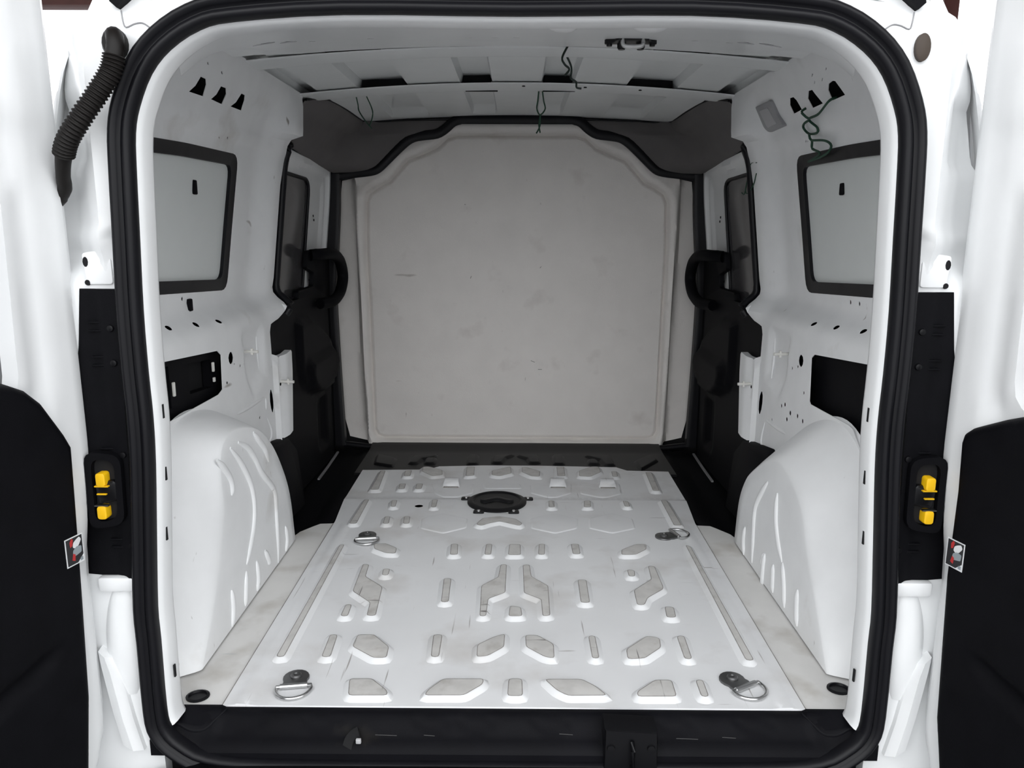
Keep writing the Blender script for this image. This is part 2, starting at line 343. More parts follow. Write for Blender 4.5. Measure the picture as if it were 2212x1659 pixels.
def material(name, color, rough=0.5, metal=0.0, coat=0.0, var=0.0, var_scale=12.0, dirt=None, dirt_amount=0.5,
             dirt_scale=6.0, scratch=None, scratch_at=0.755, bump=0.0, bump_scale=200.0, spec=0.5):
    if name in MATS:
        return MATS[name]
    m = bpy.data.materials.new(name)
    m.use_nodes = True
    nt = m.node_tree
    b = nt.nodes['Principled BSDF']
    b.inputs['Base Color'].default_value = (*color, 1)
    b.inputs['Roughness'].default_value = rough
    b.inputs['Metallic'].default_value = metal
    b.inputs['Coat Weight'].default_value = coat
    b.inputs['Coat Roughness'].default_value = 0.12
    b.inputs['Specular IOR Level'].default_value = spec
    tc = nt.nodes.new('ShaderNodeTexCoord')
    sock = None

    def noise(scale, detail=5.0, stretch=None):
        n = nt.nodes.new('ShaderNodeTexNoise')
        n.inputs['Scale'].default_value = scale
        n.inputs['Detail'].default_value = detail
        if stretch:
            mp = nt.nodes.new('ShaderNodeMapping')
            mp.inputs['Scale'].default_value = stretch[:3]
            mp.inputs['Rotation'].default_value = (0, 0, stretch[3])
            nt.links.new(tc.outputs['Object'], mp.inputs['Vector'])
            nt.links.new(mp.outputs['Vector'], n.inputs['Vector'])
        else:
            nt.links.new(tc.outputs['Object'], n.inputs['Vector'])
        return n

    def layer(base, col, fac_node, lo, hi):
        ramp = nt.nodes.new('ShaderNodeValToRGB')
        ramp.color_ramp.elements[0].position = lo
        ramp.color_ramp.elements[1].position = hi
        nt.links.new(fac_node.outputs['Fac'], ramp.inputs['Fac'])
        mix = nt.nodes.new('ShaderNodeMix')
        mix.data_type = 'RGBA'
        nt.links.new(ramp.outputs['Color'], mix.inputs['Factor'])
        if base is None:
            mix.inputs['A'].default_value = (*color, 1)
        else:
            nt.links.new(base, mix.inputs['A'])
        mix.inputs['B'].default_value = (*col, 1)
        return mix.outputs['Result']

    if var:
        sock = layer(sock, tuple(c * (1 - var) for c in color), noise(var_scale), 0.35, 0.7)
    if dirt:
        sock = layer(sock, dirt, noise(dirt_scale, 9.0), 0.72 - 0.25 * dirt_amount, 1.02 - 0.12 * dirt_amount)
    if scratch:
        for sx, sy, rz in ((90, 4, 0.3), (5, 70, 1.1)):
            sock = layer(sock, scratch, noise(1.0, 2.0, (sx, sy, 20, rz)), scratch_at, scratch_at + 0.05)
    if sock is not None:
        nt.links.new(sock, b.inputs['Base Color'])
    if bump:
        bp = nt.nodes.new('ShaderNodeBump')
        bp.inputs['Strength'].default_value = bump
        bp.inputs['Distance'].default_value = 0.002
        nt.links.new(noise(bump_scale, 3.0).outputs['Fac'], bp.inputs['Height'])
        nt.links.new(bp.outputs['Normal'], b.inputs['Normal'])
    MATS[name] = m
    return m


WHITE = material('white_body_paint', (0.865, 0.875, 0.88), 0.32, coat=0.2, var=0.03)
WHITE_WORN = material('white_paint_scuffed', (0.855, 0.862, 0.868), 0.36, coat=0.1, var=0.05, dirt=(0.42, 0.38, 0.33),
                      dirt_amount=0.35, dirt_scale=5.0, scratch=(0.33, 0.31, 0.29))
FLOOR_W = material('white_floor_paint', (0.845, 0.85, 0.86), 0.40, coat=0.05, var=0.05, var_scale=5, dirt=(0.50, 0.46, 0.42),
                   dirt_amount=0.75, dirt_scale=4.5, scratch=(0.40, 0.38, 0.37), scratch_at=0.715)
RIB_TOP = material('worn_rib_top', (0.66, 0.645, 0.625), 0.5, var=0.14, var_scale=30, dirt=(0.36, 0.33, 0.30), dirt_amount=0.7,
                   dirt_scale=25.0, scratch=(0.20, 0.19, 0.18), scratch_at=0.70)
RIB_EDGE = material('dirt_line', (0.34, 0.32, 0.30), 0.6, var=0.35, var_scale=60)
GUTTER = material('grimy_gutter_paint', (0.80, 0.79, 0.77), 0.45, var=0.08, var_scale=8, dirt=(0.42, 0.38, 0.32), dirt_amount=0.8,
                  dirt_scale=9.0, scratch=(0.45, 0.5, 0.52))
ROOF_W = material('roof_underside_paint', (0.74, 0.755, 0.755), 0.45, var=0.03)
BULK = material('bulkhead_board', (0.80, 0.765, 0.735), 0.6, var=0.05, var_scale=9, dirt=(0.48, 0.43, 0.40), dirt_amount=0.45,
                dirt_scale=7.0, scratch=(0.50, 0.46, 0.43), scratch_at=0.765, bump=0.25, bump_scale=260)
FELT = material('grey_liner', (0.135, 0.126, 0.125), 0.9, var=0.10, bump=0.3, bump_scale=400)
RUBBER = material('black_rubber', (0.0055, 0.0055, 0.0075), 0.42, var=0.2, spec=0.24)
PLASTIC = material('black_plastic', (0.0042, 0.0042, 0.0056), 0.6, var=0.25, var_scale=20, bump=0.2, bump_scale=700, spec=0.09)
PLASTIC_G = material('black_gloss_plastic', (0.005, 0.005, 0.006), 0.3, spec=0.25)
SILL = material('scuffed_sill_plastic', (0.0045, 0.0045, 0.0062), 0.55, var=0.25, dirt=(0.040, 0.036, 0.028), dirt_amount=0.45,
                dirt_scale=7.0, bump=0.15, bump_scale=600, spec=0.10)
BLACKPAINT = material('black_painted_steel', (0.008, 0.008, 0.0092), 0.45, var=0.3, spec=0.25)
CAVITY = material('dark_cavity_shade', (0.012, 0.012, 0.013), 0.8, spec=0.2)  # near-black colour that carries the shade of hollows and holes
GLASS = material('dark_tinted_glass', (0.055, 0.054, 0.057), 0.10, spec=0.5)
BLANK = material('pale_blanking_panel', (0.70, 0.725, 0.715), 0.4, var=0.02)
STEEL = material('zinc_steel', (0.62, 0.62, 0.62), 0.28, 1.0, var=0.1, var_scale=80)
DARKSTEEL = material('dull_steel', (0.16, 0.16, 0.16), 0.4, 0.8)
YELLOW = material('yellow_plastic', (0.86, 0.50, 0.005), 0.45)
GREEN = material('green_cord', (0.012, 0.055, 0.030), 0.6)
BLACKCORD = material('dark_green_wire', (0.010, 0.022, 0.016), 0.5)
GREYPL = material('grey_lens', (0.42, 0.42, 0.43), 0.35)
GREYPL2 = material('grey_lens_frame', (0.30, 0.30, 0.31), 0.4)
CONDUIT = material('brown_black_rubber', (0.010, 0.0085, 0.0078), 0.5, var=0.2, spec=0.25)
BROWNRUB = material('brown_rubber_plug', (0.06, 0.042, 0.03), 0.6, var=0.2)
WOOD = material('brown_painted_timber', (0.14, 0.048, 0.040), 0.6, var=0.2)
SCUFF = material('pale_scuff', (0.05, 0.05, 0.05), 0.6)
ASPHALT = material('grey_asphalt', (0.20, 0.20, 0.205), 0.9, var=0.2, bump=0.4, bump_scale=60)
CREAM = material('cream_clip', (0.75, 0.74, 0.70), 0.4)
LABEL_W = material('sticker_white', (0.75, 0.76, 0.77), 0.4)
LABEL_R = material('sticker_red', (0.45, 0.03, 0.03), 0.4)
LABEL_G = material('sticker_grey', (0.28, 0.32, 0.34), 0.4)
LABEL_K = material('sticker_black', (0.02, 0.02, 0.022), 0.35)


# ------------------------------------------------------------------ builders
def new_obj(name, verts, faces, mat, parent=None, smooth_deg=35, mats=None, face_mats=None):
    me = bpy.data.meshes.new(name)
    me.from_pydata([tuple(v) for v in verts], [], faces)
    bm = bmesh.new()
    bm.from_mesh(me)
    bmesh.ops.remove_doubles(bm, verts=bm.verts, dist=1e-6) if face_mats is None else None
    bm.to_mesh(me)
    bm.free()
    for m in (mats or [mat]):
        me.materials.append(m)
    if face_mats:
        for p, i in zip(me.polygons, face_mats):
            p.material_index = i
    if smooth_deg:
        for p in me.polygons:
            p.use_smooth = True
        me.set_sharp_from_angle(angle=math.radians(smooth_deg))
    me.update()
    o = bpy.data.objects.new(name, me)
    scene.collection.objects.link(o)
    if parent:
        o.parent = parent
    return o


def thing(name, label, cat, group=None, loc=(0, 0, 0)):
    o = bpy.data.objects.new(name, None)
    o.empty_display_size = 0.05
    scene.collection.objects.link(o)
    o.location = loc
    return tag(o, label, cat, group)


def tag(o, label, cat=None, group=None, kind=None):
    o['label'] = label
    if cat:
        o['category'] = cat
    if group:
        o['group'] = group
    if kind:
        o['kind'] = kind
    return o


def struct(o, label, cat):
    return tag(o, label, cat, None, 'structure')


def inside(p, poly):
    x, y = p
    c = False
    n = len(poly)
    for i in range(n):
        (x0, y0), (x1, y1) = poly[i], poly[i - 1]
        if (y0 > y) != (y1 > y) and x < (x1 - x0) * (y - y0) / (y1 - y0) + x0:
            c = not c
    return c


def densify(poly, step, closed=True):
    out = []
    n = len(poly)
    for i in range(n if closed else n - 1):
        a, b = Vector(poly[i]), Vector(poly[(i + 1) % n])
        k = max(1, int((b - a).length / step + 0.5))
        for j in range(k):
            out.append(tuple(a + (b - a) * (j / k)))
    if not closed:
        out.append(tuple(poly[-1]))
    return out


def rounded(poly, r, n=4):
    """Round the corners of a closed 2D polygon."""
    out = []
    m = len(poly)
    for i in range(m):
        p0, p, p1 = Vector(poly[i - 1]), Vector(poly[i]), Vector(poly[(i + 1) % m])
        a, b = p0 - p, p1 - p
        ra = min(r, a.length * 0.45)
        rb = min(r, b.length * 0.45)
        s, e = p + a.normalized() * ra, p + b.normalized() * rb
        for k in range(n + 1):
            t = k / n
            out.append(tuple(s * (1 - t) ** 2 + p * 2 * t * (1 - t) + e * t * t))
    return out


def offset_poly(poly, d):
    """Offset a closed 2D polygon outward by d (mitred)."""
    area = sum(poly[i - 1][0] * poly[i][1] - poly[i][0] * poly[i - 1][1] for i in range(len(poly)))
    sgn = 1 if area > 0 else -1
    out = []
    m = len(poly)
    for i in range(m):
        p0, p, p1 = Vector(poly[i - 1]), Vector(poly[i]), Vector(poly[(i + 1) % m])
        a, b = (p - p0).normalized(), (p1 - p).normalized()
        na, nb = Vector((a.y, -a.x)) * sgn, Vector((b.y, -b.x)) * sgn
        k = max(0.35, 1 + na.dot(nb))
        out.append(tuple(p + (na + nb) * (d / k)))
    return out


def sheet(name, poly, holes, fn, step, mat, parent=None, rim=None, edge=None, lines=(), smooth_deg=35):
    """A pressed sheet: 2D outline with real holes, mapped to 3D by fn; rim = depth vector of the hole lips,
    edge = vector that turns the outer border back."""
    poly = densify(poly, step)
    pts, edges, loops = [], [], []
    for lp in [poly] + [densify(h, step) for h in holes]:
        base = len(pts)
        pts += [Vector(p) for p in lp]
        edges += [(base + i, base + (i + 1) % len(lp)) for i in range(len(lp))]
        loops.append(lp)
    for ln in lines:
        lp = [p for p in densify(ln, step, closed=False) if inside(p, poly) and not any(inside(p, h) for h in holes)]
        base = len(pts)
        pts += [Vector(p) for p in lp]
        edges += [(base + i, base + i + 1) for i in range(len(lp) - 1)]
    xs, ys = [p[0] for p in poly], [p[1] for p in poly]
    nx, ny = int((max(xs) - min(xs)) / step) + 1, int((max(ys) - min(ys)) / step) + 1
    border = [Vector(p) for lp in loops for p in lp]
    cells = {}
    for b in border:
        cells.setdefault((int(b.x / step), int(b.y / step)), []).append(b)
    for i in range(nx):
        for j in range(ny):
            p = (min(xs) + (i + 0.5) * step, min(ys) + (j + 0.5) * step)
            if not inside(p, poly) or any(inside(p, h) for h in holes):
                continue
            ci, cj = int(p[0] / step), int(p[1] / step)
            if any((Vector(p) - b).length < 0.45 * step for di in (-1, 0, 1) for dj in (-1, 0, 1)
                   for b in cells.get((ci + di, cj + dj), ())):
                continue
            pts.append(Vector(p))
    v2, e2, f2, *_ = geometry.delaunay_2d_cdt(pts, edges, [], 0, 1e-7)
    keep = []
    for f in f2:
        c = sum((v2[i] for i in f), Vector((0, 0))) / len(f)
        if inside(c, poly) and not any(inside(c, h) for h in holes):
            keep.append(list(f))
    verts = [Vector(fn(v.x, v.y)) for v in v2]
    cnt = {}
    for f in keep:
        for i in range(len(f)):
            k = (f[i], f[(i + 1) % len(f)])
            cnt[k] = cnt.get(k, 0) + 1
    bnd = [k for k in cnt if (k[1], k[0]) not in cnt]
    hole_e, out_e = [], []
    opoly = [Vector(p) for p in poly]
    for k in bnd:
        mid = (v2[k[0]] + v2[k[1]]) / 2
        d_out = min((mid - p).length for p in opoly)
        d_hole = min([(mid - Vector(q)).length for lp in loops[1:] for q in lp] or [9.0])
        (hole_e if d_hole < d_out else out_e).append(k)
    for elist, vec in ((hole_e, rim), (out_e, edge)):
        if vec is None:
            continue
        vec = Vector(vec)
        dup = {}
        for a, b in elist:
            for q in (a, b):
                if q not in dup:
                    dup[q] = len(verts)
                    verts.append(verts[q] + vec)
            keep.append([b, a, dup[a], dup[b]])
    used = sorted({i for f in keep for i in f})
    mp = {o: n for n, o in enumerate(used)}
    return new_obj(name, [verts[i] for i in used], [[mp[i] for i in f] for f in keep], mat, parent, smooth_deg)


def sweep(name, path, prof, mat, parent=None, closed=False, up=Vector((0, 1, 0)), caps=True, smooth_deg=50, scale=None, prof_closed=True):
    """Sweep a 2D profile (a = sideways, b = along `up`) along a 3D path."""
    path = [Vector(p) for p in path]
    n, m = len(path), len(prof)
    verts, faces = [], []
    for i, p in enumerate(path):
        if closed:
            t = path[(i + 1) % n] - path[i - 1]
        else:
            t = path[min(i + 1, n - 1)] - path[max(i - 1, 0)]
        t.normalize()
        side = t.cross(up)
        if side.length < 1e-6:
            side = t.cross(Vector((1, 0, 0)))
        side.normalize()
        u2 = side.cross(t).normalized()
        s = scale[i] if scale else 1.0
        verts += [p + side * (a * s) + u2 * (b * s) for a, b in prof]
    for i in range(n if closed else n - 1):
        for j in range(m if prof_closed else m - 1):
            a, b = i * m + j, i * m + (j + 1) % m
            c, d = ((i + 1) % n) * m + (j + 1) % m, ((i + 1) % n) * m + j
            faces.append([a, b, c, d])
    if not closed and caps and prof_closed:
        faces.append(list(range(m))[::-1])
        faces.append([(n - 1) * m + j for j in range(m)])
    return new_obj(name, verts, faces, mat, parent, smooth_deg)


def circle(r, n=8):
    return [(r * math.cos(2 * math.pi * i / n), r * math.sin(2 * math.pi * i / n)) for i in range(n)]


def tube(name, path, r, mat, parent=None, closed=False, n=8, up=Vector((0.12, 0.31, 0.94)), scale=None):
    return sweep(name, path, circle(r, n), mat, parent, closed, up, True, 60, scale)


def spline(pts, per=6, closed=False):
    """Catmull-Rom through points."""
    P = [Vector(p) for p in pts]
    n = len(P)
    out = []
    for i in range(n if closed else n - 1):
        p0 = P[i - 1] if closed or i > 0 else P[0] * 2 - P[1]
        p1, p2 = P[i], P[(i + 1) % n]
        p3 = P[(i + 2) % n] if closed or i + 2 < n else P[-1] * 2 - P[-2]
        for k in range(per):
            t = k / per
            out.append(0.5 * ((2 * p1) + (p2 - p0) * t + (2 * p0 - 5 * p1 + 4 * p2 - p3) * t * t + (3 * p1 - p0 - 3 * p2 + p3) * t ** 3))
    if not closed:
        out.append(P[-1])
    return out


def loft(name, rings, mat, parent=None, closed=True, cap0=False, cap1=False, smooth_deg=40, mats=None, ring_mats=None, cap_mat=0):
    n = len(rings[0])
    verts = [Vector(p) for rg in rings for p in rg]
    faces, fm = [], []
    for i in range(len(rings) - 1):
        for j in range(n if closed else n - 1):
            a, b = i * n + j, i * n + (j + 1) % n
            faces.append([a, b, b + n, a + n])
            fm.append(ring_mats[i] if ring_mats else 0)
    if cap0:
        faces.append(list(range(n))[::-1])
        fm.append(cap_mat)
    if cap1:
        faces.append([(len(rings) - 1) * n + j for j in range(n)])
        fm.append(cap_mat)
    return new_obj(name, verts, faces, mat, parent, smooth_deg, mats, fm if mats else None)


def plate(name, poly, fn, depth, mat, parent=None, bevel=0.0, smooth_deg=40):
    """Solid plate: outline mapped by fn(a, b, h) for heights 0..depth with a bevelled front edge."""
    rings = [[fn(a, b, 0) for a, b in poly], [fn(a, b, depth - bevel) for a, b in poly]]
    if bevel:
        q = offset_poly(poly, -bevel)
        rings.append([fn(a, b, depth - bevel * 0.29) for a, b in offset_poly(poly, -bevel * 0.29)])
        rings.append([fn(a, b, depth) for a, b in q])
    return loft(name, rings, mat, parent, True, True, True, smooth_deg)


def box(name, lo, hi, mat, parent=None, bevel=0.004):
    (x0, y0, z0), (x1, y1, z1) = lo, hi
    bm = bmesh.new()
    bmesh.ops.create_cube(bm, size=1.0)
    for v in bm.verts:
        v.co = Vector(((x0 + x1) / 2 + v.co.x * (x1 - x0), (y0 + y1) / 2 + v.co.y * (y1 - y0), (z0 + z1) / 2 + v.co.z * (z1 - z0)))
    if bevel:
        bmesh.ops.bevel(bm, geom=bm.edges[:], offset=bevel, segments=2, affect='EDGES', profile=0.5)
    verts = [v.co.copy() for v in bm.verts]
    bm.verts.index_update()
    faces = [[v.index for v in f.verts] for f in bm.faces]
    bm.free()
    return new_obj(name, verts, faces, mat, parent, 40)


def lathe(name, prof, n, mat, parent=None, axis='z', origin=(0, 0, 0), ey=1.0, smooth_deg=35):
    """Revolve (r, h) around an axis."""
    rings = []
    for r, h in prof:
        rg = []
        for i in range(n):
            a = 2 * math.pi * i / n
            c, s = r * math.cos(a), r * math.sin(a) * ey
            rg.append(Vector(origin) + Vector({'z': (c, s, h), 'y': (c, h, s), 'x': (h, c, s)}[axis]))
        rings.append(rg)
    return loft(name, rings, mat, parent, True, prof[0][0] > 1e-5, prof[-1][0] > 1e-5, smooth_deg)



# ------------------------------------------------------------------ ground
ground = new_obj('ground', [(-60, -60, -0.56), (60, -60, -0.56), (60, 60, -0.56), (-60, 60, -0.56),
                            (-60, -60, -0.66), (60, -60, -0.66), (60, 60, -0.66), (-60, 60, -0.66)],
                 [[0, 1, 2, 3], [7, 6, 5, 4], [0, 4, 5, 1], [1, 5, 6, 2], [2, 6, 7, 3], [3, 7, 4, 0]], ASPHALT, smooth_deg=0)
struct(ground, 'grey asphalt ground the van stands on', 'ground')

# ------------------------------------------------------------------ cargo floor
floor_poly = [(-0.552, 1.306), (0.552, 1.306), (0.556, 2.24), (0.572, 2.44), (0.574, 2.765), (0.42, 2.775), (0.385, 2.815), (0.10, 2.83),
              (-0.12, 2.83), (-0.29, 2.815), (-0.33, 2.775), (-0.574, 2.765), (-0.572, 2.44), (-0.556, 2.24)]
drain = [(-0.314 + 0.014 * math.cos(a * math.pi / 6), 2.381 + 0.014 * math.sin(a * math.pi / 6)) for a in range(12)]


def floor_z(x, y):
    z = 0.0022 * (1 - smooth(2.452, 2.458, y))                      # the rear panel laps over the front one
    z += 0.004 * (smooth(0.500, 0.506, abs(x)) - smooth(0.527, 0.533, abs(x))) * (1 - smooth(2.20, 2.24, y)) * 0.6
    return z


floor = sheet('floor', floor_poly, [drain], lambda x, y: (x, y, floor_z(x, y)), 0.022, FLOOR_W, None, (0, 0, -0.0015), (0, 0, -0.008),
              lines=[[(-0.57, 2.452), (0.57, 2.452)], [(-0.57, 2.458), (0.57, 2.458)]] +
                    [[(s * x, 1.307), (s * x, 2.23)] for s in (-1, 1) for x in (0.500, 0.506, 0.527, 0.533)])
struct(floor, 'white painted cargo floor of the van with raised pressed ribs', 'floor')
box('underbody', (-0.80, 1.27, -0.20), (0.80, 3.20, -0.06), CAVITY, floor, 0.0)

for s in (-1, 1):
    gp = [(s * 0.548, 1.306), (s * 0.69, 1.306), (s * 0.74, 1.36), (s * 0.74, 2.05), (s * 0.655, 2.13), (s * 0.645, 2.17), (s * 0.615, 2.215),
          (s * 0.60, 2.235), (s * 0.548, 2.24)]
    gx, gy = (-0.6134, 1.340) if s < 0 else (0.645, 1.380)
    gh = [(gx + 0.019 * math.cos(a * math.pi / 8), gy + 0.017 * math.sin(a * math.pi / 8)) for a in range(16)]
    g = sheet('floor_gutter', gp, [gh], lambda x, y: (x, y, -0.0035 + 0.010 * smooth(0.655, 0.70, abs(x)) * (1 - smooth(1.38, 1.42, y))), 0.03, GUTTER, floor,
              (0, 0, -0.02), (0, 0, -0.02))
    lathe('drain_grommet', [(0.0225, -0.003), (0.0225, -0.0005), (0.018, 0.0008), (0.015, -0.006), (0.0, -0.009)], 20, RUBBER, floor,
          origin=(gx, gy, 0.0), ey=0.9)
    # black step well beside the sliding door
    sp = [(s * 0.570, 2.24), (s * 0.60, 2.235), (s * 0.615, 2.215), (s * 0.66, 2.12), (s * 0.79, 2.10), (s * 0.79, 3.14), (s * 0.572, 3.14)]
    sheet('step_cover', sp, [], lambda x, y: (x, y, -0.012 - 0.02 * smooth(0.60, 0.66, abs(x)) + 0.004 * math.sin(abs(x) * 120) * smooth(0.66, 0.68, abs(x))),
          0.03, PLASTIC, floor, None, (0, 0, -0.03))
for s in (-1, 1):
    tube('seam_grime', [(s * 0.5535, 1.31, 0.0), (s * 0.5555, 1.80, 0.0), (s * 0.558, 2.23, 0.0)], 0.0016, RIB_EDGE, floor, n=5)
front_floor = sheet('front_floor', [(-0.60, 2.74), (0.60, 2.74), (0.60, 3.14), (-0.60, 3.14)], [], lambda x, y: (x, y, -0.003 + 0.012 * smooth(3.04, 3.10, y)),
                    0.04, BLACKPAINT, floor, None, (0, 0, -0.02))


def rib(kind, top):
    h, k, name = 0.010, 1.0, 'floor_rib'
    if kind == 'l':
        h, k, name = 0.0035, 0.55, 'raised_panel'
    zb = -0.001 if kind != 'b' else -0.004
    top = rounded(top, 0.007, 2)
    cx = sum(p[0] for p in top) / len(top)
    cy = sum(p[1] for p in top) / len(top)
    if kind != 'b':
        zb += floor_z(cx, cy) * 0.9
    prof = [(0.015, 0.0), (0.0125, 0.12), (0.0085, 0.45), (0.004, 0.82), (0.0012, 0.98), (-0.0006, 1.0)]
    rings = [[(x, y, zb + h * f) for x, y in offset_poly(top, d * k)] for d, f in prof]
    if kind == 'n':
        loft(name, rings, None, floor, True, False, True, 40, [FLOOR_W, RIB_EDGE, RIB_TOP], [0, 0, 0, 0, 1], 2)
    elif kind == 'l':
        loft(name, rings, FLOOR_W, floor, True, False, True, 40)
    else:
        loft(name, rings, BLACKPAINT, front_floor, True, False, True, 40)


for kind, pts in RIBS:
    rib(kind, pts)
# three upright bracket tabs with a slot in front
for bx, by in ((-0.225, 2.590), (0.150, 2.592), (0.325, 2.592)):
    prof = [(-0.020, 0.002), (-0.016, 0.012), (0.0, 0.020), (0.022, 0.024), (0.030, 0.018), (0.032, 0.0)]
    rings = []
    for yy, zz in prof:
        w = 0.031 - 0.004 * (zz > 0.015)
        rings.append([(bx - w, by + yy, 0), (bx - w * 0.9, by + yy, zz), (bx + w * 0.9, by + yy, zz), (bx + w, by + yy, 0)])
    tab = loft('bracket_tab', rings, FLOOR_W, floor, False, False, False, 60)
    box('slot', (bx - 0.026, by - 0.030, 0.001), (bx + 0.026, by - 0.020, 0.0048), RIB_EDGE, tab, 0.001)

# ------------------------------------------------------------------ side walls
window_poly = rounded([(1.42, 1.062), (1.61, 1.068), (1.80, 1.075), (2.128, 1.079), (2.112, 0.90), (2.100, 0.727), (1.67, 0.749), (1.42, 0.757)], 0.035, 4)
recess_l = [(1.40, 0.628)] + [tuple(p) for p in RECESS_L] + [(1.53, 0.477), (1.40, 0.47)]
recess_r = [(1.40, 0.632)] + [tuple(p) for p in RECESS_R] + [(1.55, 0.41), (1.50, 0.32), (1.46, 0.20), (1.40, 0.18)]
pillar_edge = [(2.437, 1.285), (2.434, 1.25), (2.425, 1.20), (2.420, 1.163), (2.406, 1.150), (2.43, 1.10), (2.408, 1.018), (2.406, 0.88), (2.405, 0.74),
               (2.385, 0.665), (2.345, 0.618), (2.29, 0.608), (2.278, 0.585), (2.282, 0.518), (2.312, 0.503), (2.405, 0.512), (2.413, 0.505), (2.412, 0.445),
               (2.384, 0.254), (2.29, 0.238), (2.20, 0.12), (2.13, 0.0)]
arch_out = {-1: [(1.36, 0.0), (1.37, 0.12), (1.40, 0.27), (1.45, 0.38), (1.53, 0.452), (1.63, 0.482), (1.74, 0.478), (1.86, 0.44), (1.96, 0.375), (2.05, 0.28), (2.115, 0.16), (2.14, 0.0)],
            1: [(1.385, 0.0), (1.40, 0.12), (1.44, 0.26), (1.50, 0.36), (1.57, 0.435), (1.66, 0.47), (1.76, 0.462), (1.88, 0.415), (1.98, 0.34), (2.07, 0.255), (2.125, 0.15), (2.14, 0.0)]}
arch_in = {-1: [(1.43, 0.0), (1.50, 0.08), (1.565, 0.18), (1.605, 0.28), (1.60, 0.36), (1.62, 0.42), (1.70, 0.435), (1.83, 0.405), (1.93, 0.345), (2.01, 0.26), (2.075, 0.15), (2.105, 0.0)],
           1: [(1.43, 0.0), (1.50, 0.09), (1.575, 0.18), (1.63, 0.27), (1.70, 0.31), (1.78, 0.335), (1.84, 0.325), (1.90, 0.30), (1.97, 0.26), (2.04, 0.21), (2.09, 0.13), (2.112, 0.0)]}


def poly_dist(p, poly, closed=True):
    best = 9.0
    x, y = p
    n = len(poly)
    for i in range(n if closed else n - 1):
        (x0, y0), (x1, y1) = poly[i], poly[(i + 1) % n]
        dx, dy = x1 - x0, y1 - y0
        t = max(0.0, min(1.0, ((x - x0) * dx + (y - y0) * dy) / (dx * dx + dy * dy + 1e-12)))
        best = min(best, math.hypot(x - x0 - t * dx, y - y0 - t * dy))
    return best


pocket_area = [(2.05, 0.615), (2.215, 0.612), (2.225, 0.47), (2.10, 0.43), (2.06, 0.50)]


def wall_x(y, z):
    x = wall_half_width(y, z)
    if 2.0 < y < 2.28 and 0.40 < z < 0.63:                          # shallow pressed pocket beside the pillar
        d = poly_dist((y, z), pocket_area) * (1 if inside((y, z), pocket_area) else -1)
        x += 0.014 * smooth(-0.006, 0.022, d)
    if z < 0.60 and y > 2.10:                                        # rounded pillar edge running down to the floor
        t = 2.305 - (0.55 - z) * 0.02
        x -= 0.012 * (smooth(t - 0.016, t - 0.004, y) - smooth(t + 0.004, t + 0.016, y))
    if z > 1.08 and y < 2.3:
        x -= 0.008 * (smooth(1.115, 1.125, z) - smooth(1.135, 1.15, z))
    return x




def skin_x(y, z):
    x = 0.895 - 0.10 * smooth(0.6, 1.3, z) - 0.02 * smooth(0.2, -0.4, z)
    if z > 1.10:
        t = min(1.0, (z - 1.10) / 0.24)
        x = min(x, 0.59 + 0.235 * math.sqrt(max(0.0, 1 - t * t)))
    P = ((-0.4, 0.80), (0.25, 0.80), (0.60, 0.795), (0.90, 0.765), (1.05, 0.735), (1.12, 0.718), (1.17, 0.695), (1.205, 0.66), (1.238, 0.60), (1.262, 0.50), (1.31, 0.30))
    e = P[-1][1]
    for (z0, x0), (z1, x1) in zip(P, P[1:]):
        if z <= z1:
            e = x0 + (x1 - x0) * (z - z0) / (z1 - z0)
            break
    return e - 0.004 + (x - e) * smooth(1.25, 1.50, y)


